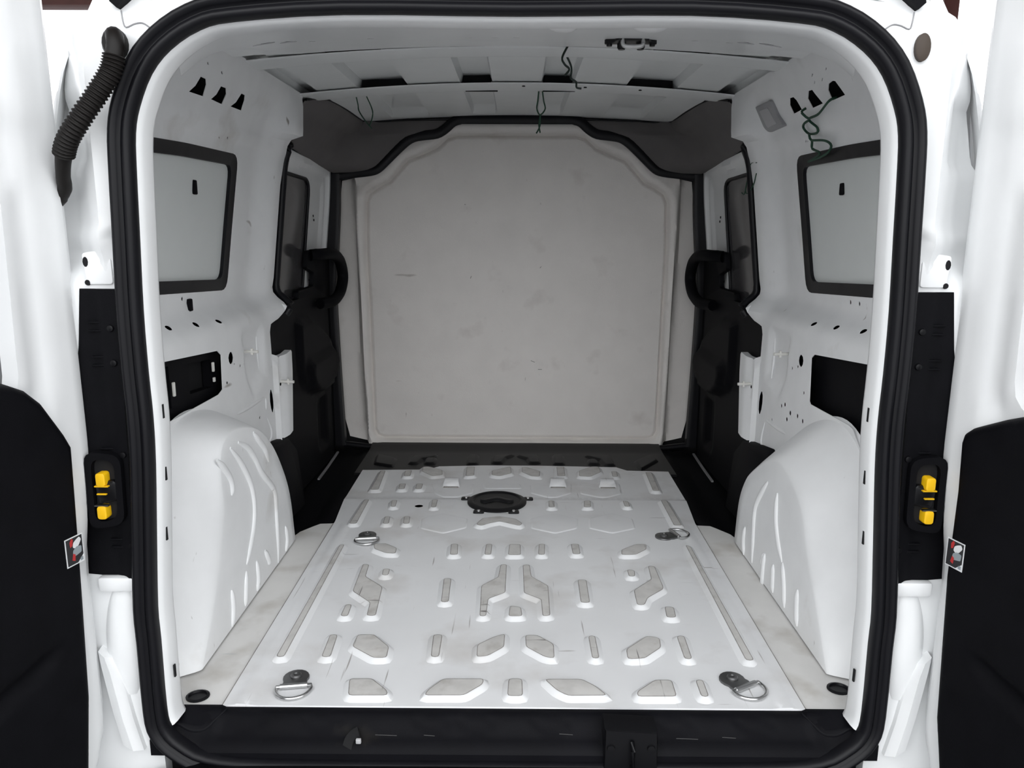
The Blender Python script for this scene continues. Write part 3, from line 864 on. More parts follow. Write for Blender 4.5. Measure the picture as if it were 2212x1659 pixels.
walls = {}
for s in (-1, 1):
    side = 'left' if s < 0 else 'right'
    wpoly = [(1.33, 0.0), (1.33, 1.285)] + pillar_edge
    holes = [window_poly, recess_l if s < 0 else recess_r] + [list(h) for h in (HOLES_L if s < 0 else HOLES_R)]
    w = sheet('wall_' + side, wpoly, holes, lambda y, z, s=s: (s * wall_x(y, z), y, z), 0.016, WHITE_WORN, None, (s * 0.0018, 0, 0), (s * 0.02, 0, 0))
    struct(w, 'white pressed steel side wall with punched holes, %s' % ('twin-pocket black recess' if s < 0 else 'plain black recess and ceiling lamp'), 'wall')
    walls[s] = w
    # outer skin, closes the cavity
    sk = [(1.27, -0.40), (3.30, -0.40), (3.30, 1.338), (1.27, 1.338)]
    sheet('outer_skin', sk, [], lambda y, z, s=s: (s * skin_x(y, z), y, z),
          0.03, WHITE, w, None, (-s * 0.004, 0, 0))
    # black sheet close behind the punched panel, paints shade into its holes
    sheet('hole_shade_sheet', [(1.46, 0.0), (1.46, 1.28), (2.27, 1.28), (2.27, 0.02)], [], lambda y, z, s=s: (s * (wall_half_width(min(y, 2.2), z) + 0.05), y, z),
          0.08, CAVITY, w)
    # black recess insert
    if s < 0:
        ins = sheet('recess_insert', [(1.36, 0.42), (1.36, 0.66), (1.93, 0.63), (1.93, 0.44)],
                    [[(1.53, 0.512), (1.53, 0.604), (1.645, 0.594), (1.645, 0.50)], [(1.745, 0.510), (1.745, 0.582), (1.88, 0.570), (1.88, 0.50)]],
                    lambda y, z, s=s: (s * 0.757, y, z), 0.05, PLASTIC, w, (s * 0.024, 0, 0))
        for cy, cz, ch in ((1.648, 0.542, 0.016), (1.872, 0.552, 0.012), (1.873, 0.520, 0.006)):
            box('pale_clip', (s * 0.750 - 0.003, cy - 0.004, cz - ch), (s * 0.750 + 0.003, cy + 0.004, cz + ch), CREAM, ins, 0.002)
    else:
        ins = sheet('recess_insert', [(1.36, 0.16), (1.36, 0.66), (1.93, 0.63), (1.93, 0.42), (1.60, 0.30)], [], lambda y, z, s=s: (s * 0.762, y, z), 0.05, PLASTIC, w)
    # wheel arch
    N = 56

    def resample(poly, n):
        L = [0.0]
        for a, b in zip(poly, poly[1:]):
            L.append(L[-1] + math.hypot(b[0] - a[0], b[1] - a[1]))
        out = []
        for i in range(n):
            t = L[-1] * i / (n - 1)
            k = max(j for j in range(len(L)) if L[j] <= t + 1e-9)
            k = min(k, len(poly) - 2)
            f = (t - L[k]) / (L[k + 1] - L[k])
            out.append((poly[k][0] + (poly[k + 1][0] - poly[k][0]) * f, poly[k][1] + (poly[k + 1][1] - poly[k][1]) * f))
        return out
    pin = [(p.x, p.y) for p in spline([Vector((a, b, 0)) for a, b in arch_in[s]], 8)]
    pout = [(p.x, p.y) for p in spline([Vector((a, b, 0)) for a, b in arch_out[s]], 8)]
    pin, pout = resample(pin, N), resample(pout, N)
    rings = []
    cen = (1.80, 0.10)
    for f in (0.0, 0.5, 0.9):
        rings.append([(s * 0.640, cen[0] + (a - cen[0]) * f if f else cen[0], (b - 0) * f) for a, b in pin])
    for b, q in ((0.0, 0.0), (0.012, 0.05), (0.05, 0.115), (0.12, 0.20), (0.5, 0.58), (0.86, 0.90), (0.95, 0.965), (1.0, 1.0)):
        rings.append([(s * (0.640 + 0.106 * b), pi[0] + (po[0] - pi[0]) * q, pi[1] + (po[1] - pi[1]) * q) for pi, po in zip(pin, pout)])
    arch = loft('wheel_arch', rings, WHITE_WORN, w, False, smooth_deg=60)
    arch['label'] = 'white wheel arch with %s' % ('long wavy pressed beads' if s < 0 else 'a broad dented shoulder')
    for bead in (BEADS_L if s < 0 else BEADS_R):
        pth = [Vector((s * 0.6405, y, z)) for y, z in bead]
        pth = spline(pth, 5)
        nn = len(pth)
        sc = [0.25 + 0.75 * math.sin(math.pi * min(0.5, 4 * min(i, nn - 1 - i) / nn / 2 + 0.05)) for i in range(nn)]
        sweep('bead', pth, [(0.0095 * math.cos(a * math.pi / 5), 0.0065 * math.sin(a * math.pi / 5)) for a in range(10)], WHITE_WORN, arch,
              up=Vector((-s, 0, 0)), scale=sc)
    # black cover in front of the arch
    cp = [(2.10, 0.0), (2.05, 0.26), (2.10, 0.285), (2.36, 0.245), (2.42, 0.19), (2.44, -0.02)]
    rings = []
    for dx, k in ((0.0, 1.0), (0.035, 0.97), (0.045, 0.9)):
        cyy, czz = 2.25, 0.1
        rings.append([(s * (0.742 - dx + (0.02 * smooth(0.1, 0.26, z))), cyy + (y - cyy) * k, czz + (z - czz) * k) for y, z in cp])
    loft('arch_cover', rings, PLASTIC, w, True, False, True, 50)
    for bead in (WALL_BEADS_L if s < 0 else WALL_BEADS_R):
        pth = spline([Vector((s * (wall_x(y, z) + 0.0005), y, z)) for y, z in bead], 5)
        sweep('wall_bead', pth, [(0.006 * math.cos(a * math.pi / 4), 0.004 * math.sin(a * math.pi / 4)) for a in range(8)], WHITE_WORN, w, up=Vector((-s, 0, 0)),
              scale=[0.3 + 0.7 * math.sin(math.pi * i / (len(pth) - 1)) ** 0.5 for i in range(len(pth))])
    # stud and fir-tree clips
    for (cy, cz, cx) in ((2.065, 0.560, 0.722), (2.325, 0.425, 0.706)):
        cl = tube('stud', [(s * (cx + 0.03), cy + 0.006, cz), (s * cx, cy, cz), (s * (cx - 0.022), cy - 0.003, cz)], 0.0045, CREAM, w)
        box('stud_head', (s * (cx - 0.004) - 0.003, cy - 0.004, cz - 0.009), (s * (cx - 0.004) + 0.003, cy + 0.004, cz + 0.009), CREAM, cl, 0.001)
    if s < 0:
        box('dark_clip', (-0.797, 1.845, 0.692), (-0.783, 1.863, 0.722), PLASTIC, w, 0.003)

# blanked side windows
for k, s in ((1, -1), (2, 1)):
    root = bpy.data.objects.new('window_%d' % k, None)
    root.location = (0, 0, 0)
    scene.collection.objects.link(root)
    struct(root, 'blanked side window with black seal, %s' % ('near the corrugated hose' if s < 0 else 'behind the hanging green cord'), 'window')
    inner = rounded(offset_poly([(1.42, 1.062), (1.61, 1.068), (1.80, 1.075), (2.128, 1.079), (2.112, 0.90), (2.100, 0.727), (1.67, 0.749), (1.42, 0.757)], -0.026), 0.03, 4)
    outer = offset_poly(window_poly, 0.003)
    sheet('seal_frame', outer, [inner], lambda y, z, s=s: (s * (wall_half_width(y, z) - 0.001 + 0.004 * smooth(0.0, 0.02, poly_dist((y, z), outer))), y, z),
          0.02, RUBBER, root, (s * 0.014, 0, 0), (s * 0.012, 0, 0))
    pn = sheet('blanking_panel', offset_poly(inner, 0.006), [], lambda y, z, s=s: (s * (wall_half_width(min(y, 2.2), z) + 0.012), y, z), 0.05, BLANK, root)
    py, pz, ph = (1.874, 0.968, 0.017) if s < 0 else (1.870, 0.985, 0.014)
    if s < 0:
        py, pz = 1.885, 0.985
    px = s * (wall_half_width(py, pz) + 0.010)
    box('clip', (px - 0.004, py - 0.009, pz - ph), (px + 0.004, py + 0.009, pz + ph), PLASTIC, pn, 0.003)

# ------------------------------------------------------------------ front bulkhead
inner_l = [tuple(p) for p in BULK_INNER]
bulk_inner = inner_l[1:-1] + [(-x, z) for x, z in inner_l[-2:0:-1]]
top_l = [tuple(p) for p in BULK_TOP]
out_l = [tuple(p) for p in BULK_OUTER]
half = top_l[1:] + out_l[:-1]
bulk_poly = half + [(-x, z) for x, z in half[::-1]]


def bulk_y(x, z):
    a = abs(x)
    st = 0.643 - 0.024 * (1.09 - z) / 1.08 if z < 1.12 else 0.70
    y = 3.126 + 0.060 * smooth(st - 0.002, st + 0.016, a)
    d = poly_dist((x, z), bulk_inner) * (1 if inside((x, z), bulk_inner) else -1)
    y += 0.010 * smooth(-0.004, 0.010, d) + 0.024 * max(0.0, 1 - abs(d) / 0.012)
    y -= 0.006 * (smooth(-0.05, -0.03, d) - smooth(-0.026, -0.012, d))
    y -= 0.010 * (1 - smooth(0.005, 0.02, z))
    return y


ln = []
for d in (-0.018, -0.012, -0.006, 0.0, 0.006, 0.012, 0.020, 0.028, 0.036):
    q = offset_poly(bulk_inner, d)
    ln.append(q + [q[0]])
bulk = sheet('wall_front', bulk_poly, [], lambda x, z: (x, bulk_y(x, z), z), 0.018, BULK, None, None, (0, 0.02, 0), lines=ln, smooth_deg=60)
struct(bulk, 'beige moulded bulkhead panel closing the front of the cargo bay', 'wall')
gpath = [Vector((x, 3.118, z + 0.012)) for x, z in top_l[1:]]
gpath = spline(gpath[::-1], 3)
gpath = gpath + [Vector((-p.x, p.y, p.z)) for p in gpath[::-1]]
gpath = [Vector((-0.76, 3.10, 1.085))] + gpath + [Vector((0.76, 3.10, 1.085))]
sweep('top_gasket', gpath, [(-0.017, -0.012), (-0.018, 0.008), (-0.008, 0.016), (0.008, 0.016), (0.018, 0.008), (0.017, -0.012)], RUBBER, bulk, up=Vector((0, -1, 0)))
tube('floor_gasket', [(-0.72, 3.115, 0.002), (-0.62, 3.11, -0.008), (0, 3.11, -0.008), (0.62, 3.11, -0.008), (0.72, 3.115, 0.002)], 0.013, RUBBER, bulk)
box('cab_closure', (-0.90, 3.20, -0.40), (0.90, 3.24, 1.40), CAVITY, bulk, 0.0)
# small dark scuffs pressed into the board
for (x, z, l, a) in ((-0.184, 0.698, 0.010, 1.3), (0.070, 0.353, 0.018, -0.4), (0.100, 0.320, 0.016, 0.0), (0.098, 0.739, 0.008, 0.9), (-0.205, 0.985, 0.006, 0.0)):
    dx, dz = math.cos(a) * l / 2, math.sin(a) * l / 2
    tube('scuff_mark', [(x - dx, bulk_y(x, z), z - dz), (x, bulk_y(x, z) - 0.0005, z), (x + dx, bulk_y(x, z), z + dz)], 0.0012, RIB_EDGE, bulk, n=5)

# grey liners in the upper corners, from the door head to the bulkhead and roof
for s in (-1, 1):
    nU, nV = 14, 18
    bot = spline([(s * 0.712, 2.44, 1.150), (s * 0.724, 2.60, 1.140), (s * 0.730, 2.85, 1.118), (s * 0.728, 3.02, 1.108), (s * 0.712, 3.11, 1.100)], 5)
    topc = spline([(s * 0.640, 2.45, 1.272), (s * 0.615, 2.54, 1.290), (s * 0.598, 2.62, 1.294), (s * 0.590, 2.80, 1.294), (s * 0.590, 3.00, 1.294), (s * 0.585, 3.075, 1.294), (s * 0.54, 3.100, 1.295), (s * 0.43, 3.105, 1.301), (s * 0.25, 3.116, 1.306)], 5)
    endc = [Vector((s * abs(x), 3.120, z + 0.012)) for x, z in top_l[1:]][::-1]
    endc = [Vector((s * 0.712, 3.11, 1.100))] + endc[:-1] + [Vector((s * 0.25, 3.122, 1.305))]

    def at(c, t):
        L = [0.0]
        for p, q in zip(c, c[1:]):
            L.append(L[-1] + (q - p).length)
        d = t * L[-1]
        for i in range(len(c) - 1):
            if d <= L[i + 1] or i == len(c) - 2:
                return c[i].lerp(c[i + 1], min(1, (d - L[i]) / max(1e-9, L[i + 1] - L[i])))
    rings = []
    for i in range(nU + 1):
        u = i / nU
        rg = []
        for j in range(nV + 1):
            v = j / nV
            b, t = at(bot, u), at(topc, u)
            st = bot[0].lerp(topc[0], v)
            en = at(endc, v)
            st.x += s * 0.012 * math.sin(math.pi * v)
            c = b.lerp(t, v) + st.lerp(en, u) - (bot[0].lerp(topc[0], v).lerp(bot[-1].lerp(topc[-1], v), u))
            rg.append(c)
        rings.append(rg)
    fl = loft('corner_liner', rings, FELT, bulk, False, smooth_deg=60)
    fl['label'] = 'dark grey liner in the upper corner beside the bulkhead'
    tube('liner_edge', topc, 0.004, RUBBER, fl, n=6)

# ------------------------------------------------------------------ roof
def roof_low(x):
    return 1.320 - 0.034 * (x / 0.66) ** 2


def roof_z(x, y):
    a = abs(x)
    k = 0.0
    for lo, hi in ((0.077, 0.165), (0.33, 0.47), (0.60, 0.655)):
        k += smooth(lo - 0.004, lo + 0.004, a) - smooth(hi - 0.004, hi + 0.004, a)
    k *= 1 - smooth(2.98, 3.06, y)
    return roof_low(x) + 0.024 * k


xs = sorted({s * v for s in (-1, 1) for lo, hi in ((0.077, 0.165), (0.33, 0.47), (0.60, 0.655)) for v in (lo - 0.004, lo + 0.004, hi - 0.004, hi + 0.004)})
ceiling = sheet('ceiling', [(-0.68, 1.30), (0.68, 1.30), (0.68, 3.15), (-0.68, 3.15)], [], lambda x, y: (x, y, roof_z(x, y)), 0.03, ROOF_W, None, None, (0, 0, 0.03),
                lines=[[(x, 1.301), (x, 3.149)] for x in xs])
struct(ceiling, 'white painted underside of the van roof with two cross bows', 'ceiling')
sheet('roof_skin', [(-0.605, 1.26), (0.605, 1.26), (0.605, 3.3), (-0.605, 3.3)], [], lambda x, y: (x, y, 1.385 - 0.06 * (x / 0.66) ** 2 - 0.05 * smooth(0.66, 0.83, abs(x)) - 0.085 * (1 - smooth(1.26, 1.40, y)) - 0.02 * (1 - smooth(1.26, 1.40, y)) * (x / 0.6) ** 2),
      0.06, WHITE, ceiling, None, (0, 0, -0.01))
for y0, y1, nm in ((1.945, 2.050, 'roof_bow'), (2.405, 2.535, 'roof_bow')):
    rings = []
    for i in range(41):
        x = -0.655 + 1.31 * i / 40
        zb = 1.3125 - 0.034 * (x / 0.655) ** 2
        zt = roof_low(x) - 0.001
        m = 0.012
        rings.append([(x, y0, zb + 0.003), (x, y0 + 0.003, zb + 0.0006), (x, y0 + m, zb), (x, (y0 + y1) / 2, zb - 0.001), (x, y1 - m, zb), (x, y1 - 0.003, zb + 0.0006), (x, y1, zb + 0.003)])
    bow = loft(nm, rings, ROOF_W, ceiling, False, smooth_deg=50)
    for lo_, hi_ in ((0.080, 0.162), (0.334, 0.466)):                  # black pads that paint the gap shade between bow and skin
        for s in (-1, 1):
            xa, xb = sorted((s * lo_, s * hi_))
            zz = 1.3125 - 0.034 * ((xa + xb) / 2 / 0.655) ** 2
            box('gap_shade_pad', (xa, y0 + 0.035, zz + 0.008), (xb, y1 - 0.015, zz + 0.030), CAVITY, bow, 0.002)
    for bx in ((0.02, 0.205, 0.37) if y0 > 2.2 else ()):
        zb = 1.312 - 0.034 * (bx / 0.655) ** 2
        lathe('bow_hole', [(0.0, 0.0015), (0.0042, 0.0012), (0.0050, -0.0012), (0.0, -0.0010)], 10, CAVITY, bow, origin=(bx, y0 + 0.035, zb - 0.001))
    for bx0, bx1 in ((-0.16, -0.06), (0.08, 0.18)) if y0 > 2.2 else ():
        box('bow_slit', (bx0, y1 - 0.016, 1.3085), (bx1, y1 - 0.013, 1.312), CAVITY, bow, 0.0)


def rim_z(x):
    a = abs(x)
    P = [(0.0, 1.203), (0.26, 1.203), (0.423, 1.195), (0.478, 1.183), (0.525, 1.155), (0.56, 1.12)]
    for (a0, z0), (a1, z1) in zip(P, P[1:]):
        if a <= a1:
            return z0 + (z1 - z0) * (a - a0) / (a1 - a0)
    return 1.12 - (a - 0.56) * 1.0


def header_z(x, y):
    t = (y - 1.292) / 0.60
    zf = 1.303 - 0.030 * (x / 0.655) ** 2
    zr = rim_z(x) + 0.002
    e = max(0.0, min(1.0, t)) ** 1.10
    e2 = e + (smooth(0.0, 0.5, t) - e) * smooth(0.48, 0.60, abs(x))
    return zr + (zf - zr) * e2


hp = [(-0.655, 1.868), (-0.655, 1.70), (-0.60, 1.46), (-0.535, 1.292), (0.535, 1.292), (0.60, 1.46), (0.655, 1.70), (0.655, 1.868)]


def oval(cx, cy, rx, ry, n=12):
    return [(cx + rx * math.cos(2 * math.pi * i / n), cy + ry * math.sin(2 * math.pi * i / n)) for i in range(n)]


hh = [oval(s * 0.460, 1.490, 0.021, 0.012) for s in (-1, 1)] + [oval(s * 0.425, 1.525, 0.016, 0.013) for s in (-1, 1)]
hh += [oval(x, 1.545, 0.007, 0.005, 8) for x in (-0.385, -0.275, -0.09, -0.04, 0.0, 0.335, 0.40)]
header = sheet('rear_header', hp, hh, lambda x, y: (x, y, header_z(x, y)), 0.02, WHITE, ceiling, (0, 0, 0.002), (0, 0, 0.012), smooth_deg=50)
sheet('header_shade_sheet', [(-0.52, 1.38), (0.52, 1.38), (0.58, 1.80), (-0.58, 1.80)], [], lambda x, y: (x, y, header_z(x, y) + 0.012), 0.05, CAVITY, header)  # black sheet over the header, paints its holes as dark as deep shade
for dx, dw in ((0.075, 0.026), (0.215, 0.03)):
    rings = []
    for i in range(9):
        a = math.radians(90 * i / 8)
        r = math.cos(a)
        rings.append([(dx + dw * r * math.cos(t * math.pi / 10), 1.315 + 0.040 * r * math.sin(t * math.pi / 10),
                       header_z(dx, 1.315 + 0.040 * r * math.sin(t * math.pi / 10)) + 0.003 - 0.013 * math.sin(a)) for t in range(20)])
    loft('pressed_dimple', rings, WHITE, header, True, smooth_deg=70)

# ------------------------------------------------------------------ rear opening: rim, seal, sill, pillars
si = [(p[0], p[2]) for p in SEAL_IN]
si = [(0.0, 1.203)] + si[1:] + [(-0.45, -0.058), (-0.2, -0.060)]
ring2d = si + [(0.0, -0.060)] + [(-x, z) for x, z in si[:0:-1]]
ring = spline([Vector((x, 1.235, z)) for x, z in ring2d], 3, True)
seal_prof = [(0.000, -0.010), (-0.001, 0.004), (0.002, 0.012), (0.007, 0.0155), (0.012, 0.014), (0.0155, 0.008), (0.018, 0.0075), (0.021, 0.013), (0.026, 0.018),
             (0.031, 0.0175), (0.035, 0.012), (0.0365, 0.002), (0.036, -0.010)]
seal = sweep('trim_1', ring, seal_prof, RUBBER, None, True, Vector((0, -1, 0)), smooth_deg=80)
struct(seal, 'thick black double-lip rubber seal around the rear opening', 'door seal')
rim_path = [p for p in ring if p.z > 0.0]
k0 = max(range(len(rim_path)), key=lambda i: (rim_path[i] - rim_path[i - 1]).length)
rim_path = rim_path[k0:] + rim_path[:k0]
rim = sweep('opening_rim', rim_path, [(0.006, -0.004), (-0.003, -0.010), (-0.006, -0.020), (-0.008, -0.046), (-0.005, -0.056), (0.004, -0.062), (0.03, -0.075), (0.075, -0.095)],
            WHITE, seal, False, Vector((0, -1, 0)), smooth_deg=50, prof_closed=False)
for s in (-1, 1):
    for z in (0.585, 0.475, 0.365, 0.10):
        xx = 0.609 + 0.02 * smooth(0.6, 0.2, z) - 0.0125
        box('rim_slot', (s * xx - 0.0012, 1.262, z - 0.012), (s * xx + 0.0012, 1.267, z + 0.012), CAVITY, rim, 0.0)

sill_out = [(-0.66, 1.235), (0.66, 1.235), (0.655, 1.268), (0.625, 1.306), (-0.625, 1.306), (-0.655, 1.268)]


def sill_z(x, y):
    z = -0.001 - 0.034 * (1 - smooth(1.245, 1.300, y))
    z -= 0.012 * (1 - smooth(1.236, 1.244, y))
    for cx in (-0.50, -0.36, -0.15, -0.07, 0.07, 0.30, 0.45):
        d = math.hypot((x - cx) / 0.045, (y - 1.283) / 0.016)
        z -= 0.0028 * (1 - smooth(0.75, 1.0, d))
    z += 0.004 * smooth(0.545, 0.552, abs(x)) * smooth(1.252, 1.26, y) + 0.024 * smooth(0.575, 0.63, abs(x)) * (1 - smooth(1.25, 1.30, y))
    return z


sill = sheet('trim_2', sill_out, [], lambda x, y: (x, y, sill_z(x, y)), 0.008, SILL, None, None, (0, 0, -0.03))
struct(sill, 'scuffed black plastic load sill along the rear edge of the floor', 'sill')
for s in (-1, 1):
    cc = rounded([(s * 0.535, 1.300), (s * 0.618, 1.300), (s * 0.648, 1.262), (s * 0.60, 1.256), (s * 0.565, 1.264)], 0.012, 4)
    plate('corner_pad', cc, lambda a, b, h: (a, b, sill_z(a, b) + h), 0.004, SILL, sill, 0.0015)
for (x0, x1, y) in ((-0.255, -0.215, 1.262), (-0.165, -0.145, 1.262), (0.085, 0.11, 1.265), (0.385, 0.41, 1.262), (0.30, 0.34, 1.260)):
    tube('scuff_line', [(x0, y, sill_z(x0, y) + 0.0004), (x1, y - 0.001, sill_z(x1, y - 0.001) + 0.0004)], 0.0007, SCUFF, sill, n=5)
hook = sweep('sill_hook', spline([(-0.304, 1.243, -0.046), (-0.300, 1.250, -0.030), (-0.292, 1.256, -0.022), (-0.284, 1.258, -0.018)], 4), [(-0.009, -0.003), (-0.009, 0.003), (0.009, 0.003), (0.009, -0.003)], CAVITY, sill, up=Vector((0, -0.5, 1)))
box('hook_reveal', (-0.288, 1.244, -0.034), (-0.278, 1.250, -0.024), GREYPL, hook, 0.002)
box('lower_sill', (-0.60, 1.17, -0.12), (0.60, 1.245, -0.062), PLASTIC_G, sill, 0.012)

# exterior rear pillars beside the opening
so = [(abs(p[0]), p[2]) for p in SEAL_OUT]
for s in (-1, 1):
    outl = [(0.30, 1.235), (0.40, 1.230)] + [(x - 0.008, z - (0.008 if z > 1.1 else 0)) for x, z in so[:-2]] + [(0.64, -0.12), (0.60, -0.30), (0.80, -0.30), (0.80, 0.25), (0.795, 0.60), (0.765, 0.90),
            (0.735, 1.05), (0.718, 1.12), (0.695, 1.170), (0.660, 1.205), (0.60, 1.238), (0.50, 1.262), (0.40, 1.275), (0.30, 1.28)]

    def pil_y(a, z):
        y = 1.246
        hi = smooth(0.79, 0.86, z)
        y += 0.050 * smooth(0.662, 0.735, a) * hi                    # falls away towards the body side
        y -= 0.012 * (smooth(0.648, 0.656, a) - smooth(0.664, 0.676, a)) * hi * (1 - smooth(1.14, 1.17, z))
        y += 0.016 * (smooth(0.980, 1.000, z) - smooth(1.075, 1.10, z)) * smooth(0.668, 0.684, a)
        y -= 0.010 * smooth(0.850, 0.862, z) * (1 - smooth(0.875, 0.90, z)) * smooth(0.645, 0.66, a)
        y += 0.030 * smooth(1.19, 1.27, z) * (1 - smooth(0.55, 0.62, a))
        return y
    pil = sheet('rear_pillar', outl, [], lambda a, z, s=s: (s * a, pil_y(a, z), z), 0.014, WHITE, walls[s], None, (0, 0.03, 0), smooth_deg=50)
    pil['label'] = 'white body pillar outside the rear seal'
    sm = [(0.598, 1.212), (0.596, 1.1956), (0.592, 1.1877), (0.580, 1.1923), (0.569, 1.1943), (0.561, 1.1911), (0.5526, 1.1846)]
    tube('panel_seam', spline([(s * a, pil_y(a, z) - 0.0005, z) for a, z in sm], 3), 0.0012, GREYPL2, pil, n=5)
    # flat hinge plate with two bolt slots
    hp2 = plate('hinge_plate', rounded([(0.648, 0.800), (0.690, 0.800), (0.695, 0.850), (0.675, 0.853), (0.648, 0.845)], 0.006, 3), lambda a, z, h, s=s: (s * a, 1.247 - h, z), 0.006, WHITE, pil, 0.002)
    for z, r in ((0.836, 0.009), (0.803, 0.005)):
        lathe('plate_hole', [(0.0, -0.0065), (0.0042, -0.0068), (0.0048, -0.004), (0.0, -0.003)], 10, CAVITY, hp2, 'y', (s * 0.689, 1.247, z), r / 0.0048)
    # black plastic pillar cover
    cov = [(0.636, 0.793), (0.705, 0.793), (0.716, 0.70), (0.735, 0.60), (0.760, 0.30), (0.655, 0.29), (0.652, 0.40), (0.645, 0.60)]
    cover = sheet('pillar_cover', cov, [], lambda a, z, s=s: (s * a, 1.234 + 0.010 * smooth(0.672, 0.682, a), z), 0.012, PLASTIC, pil, None, (0, 0.015, 0))
    for z0 in (0.725, 0.668, 0.512, 0.35):
        for dz in (0.0, 0.014):
            box('cover_notch', (s * 0.684 - 0.011, 1.238, z0 + dz - 0.0015), (s * 0.684 + 0.011, 1.246, z0 + dz + 0.0015), PLASTIC, cover, 0.001)
        lathe('cover_screw', [(0.0, -0.004), (0.005, -0.003), (0.006, 0.0)], 10, PLASTIC_G, cover, 'y', (s * 0.655, 1.2335, z0 + 0.005))
    # rounded white hinge bulge and diagonal flap below
    rings = []
    for i in range(13):
        v = i / 12
        z = 0.265 - 0.20 * v
        w = 0.034 * math.sin(math.pi * (0.12 + 0.76 * v)) ** 0.6
        d = 0.022 * math.sin(math.pi * (0.10 + 0.80 * v)) ** 0.7
        cx = 0.690 + 0.004 * v
        rings.append([(s * (cx + w * math.cos(math.pi * t / 12)), 1.252 - d * math.sin(math.pi * t / 12), z) for t in range(13)])
    loft('hinge_bulge', rings, WHITE, pil, False, True, True, 60)
    rings = []
    for x0, z0, w in ((0.722, 0.150, 0.012), (0.716, 0.120, 0.016), (0.703, 0.03, 0.017), (0.690, -0.035, 0.018)):
        rings.append([(s * (x0 + w), 1.250, z0 + 0.01), (s * (x0 + w * 0.8), 1.228, z0 + 0.008), (s * (x0 - w * 0.3), 1.222, z0), (s * (x0 - w), 1.236, z0 - 0.008), (s * (x0 - w), 1.250, z0 - 0.008)])
    loft('diagonal_flap', rings, WHITE, pil, True, True, True, 30)
    box('hinge_band', (s * 0.69 - 0.032, 1.232, 0.268), (s * 0.69 + 0.032, 1.252, 0.296), WHITE, pil, 0.006)
    box('bumper_corner', (min(s * 0.56, s * 0.66), 1.15, -0.16), (max(s * 0.56, s * 0.66), 1.24, -0.078), PLASTIC, pil, 0.015)

# ------------------------------------------------------------------ sliding side doors
def sdoor(z):
    return 0.775 - 0.040 * smooth(0.62, 1.14, z) if z > 0.64 else 0.775 - 0.034 * smooth(0.64, 0.56, z)


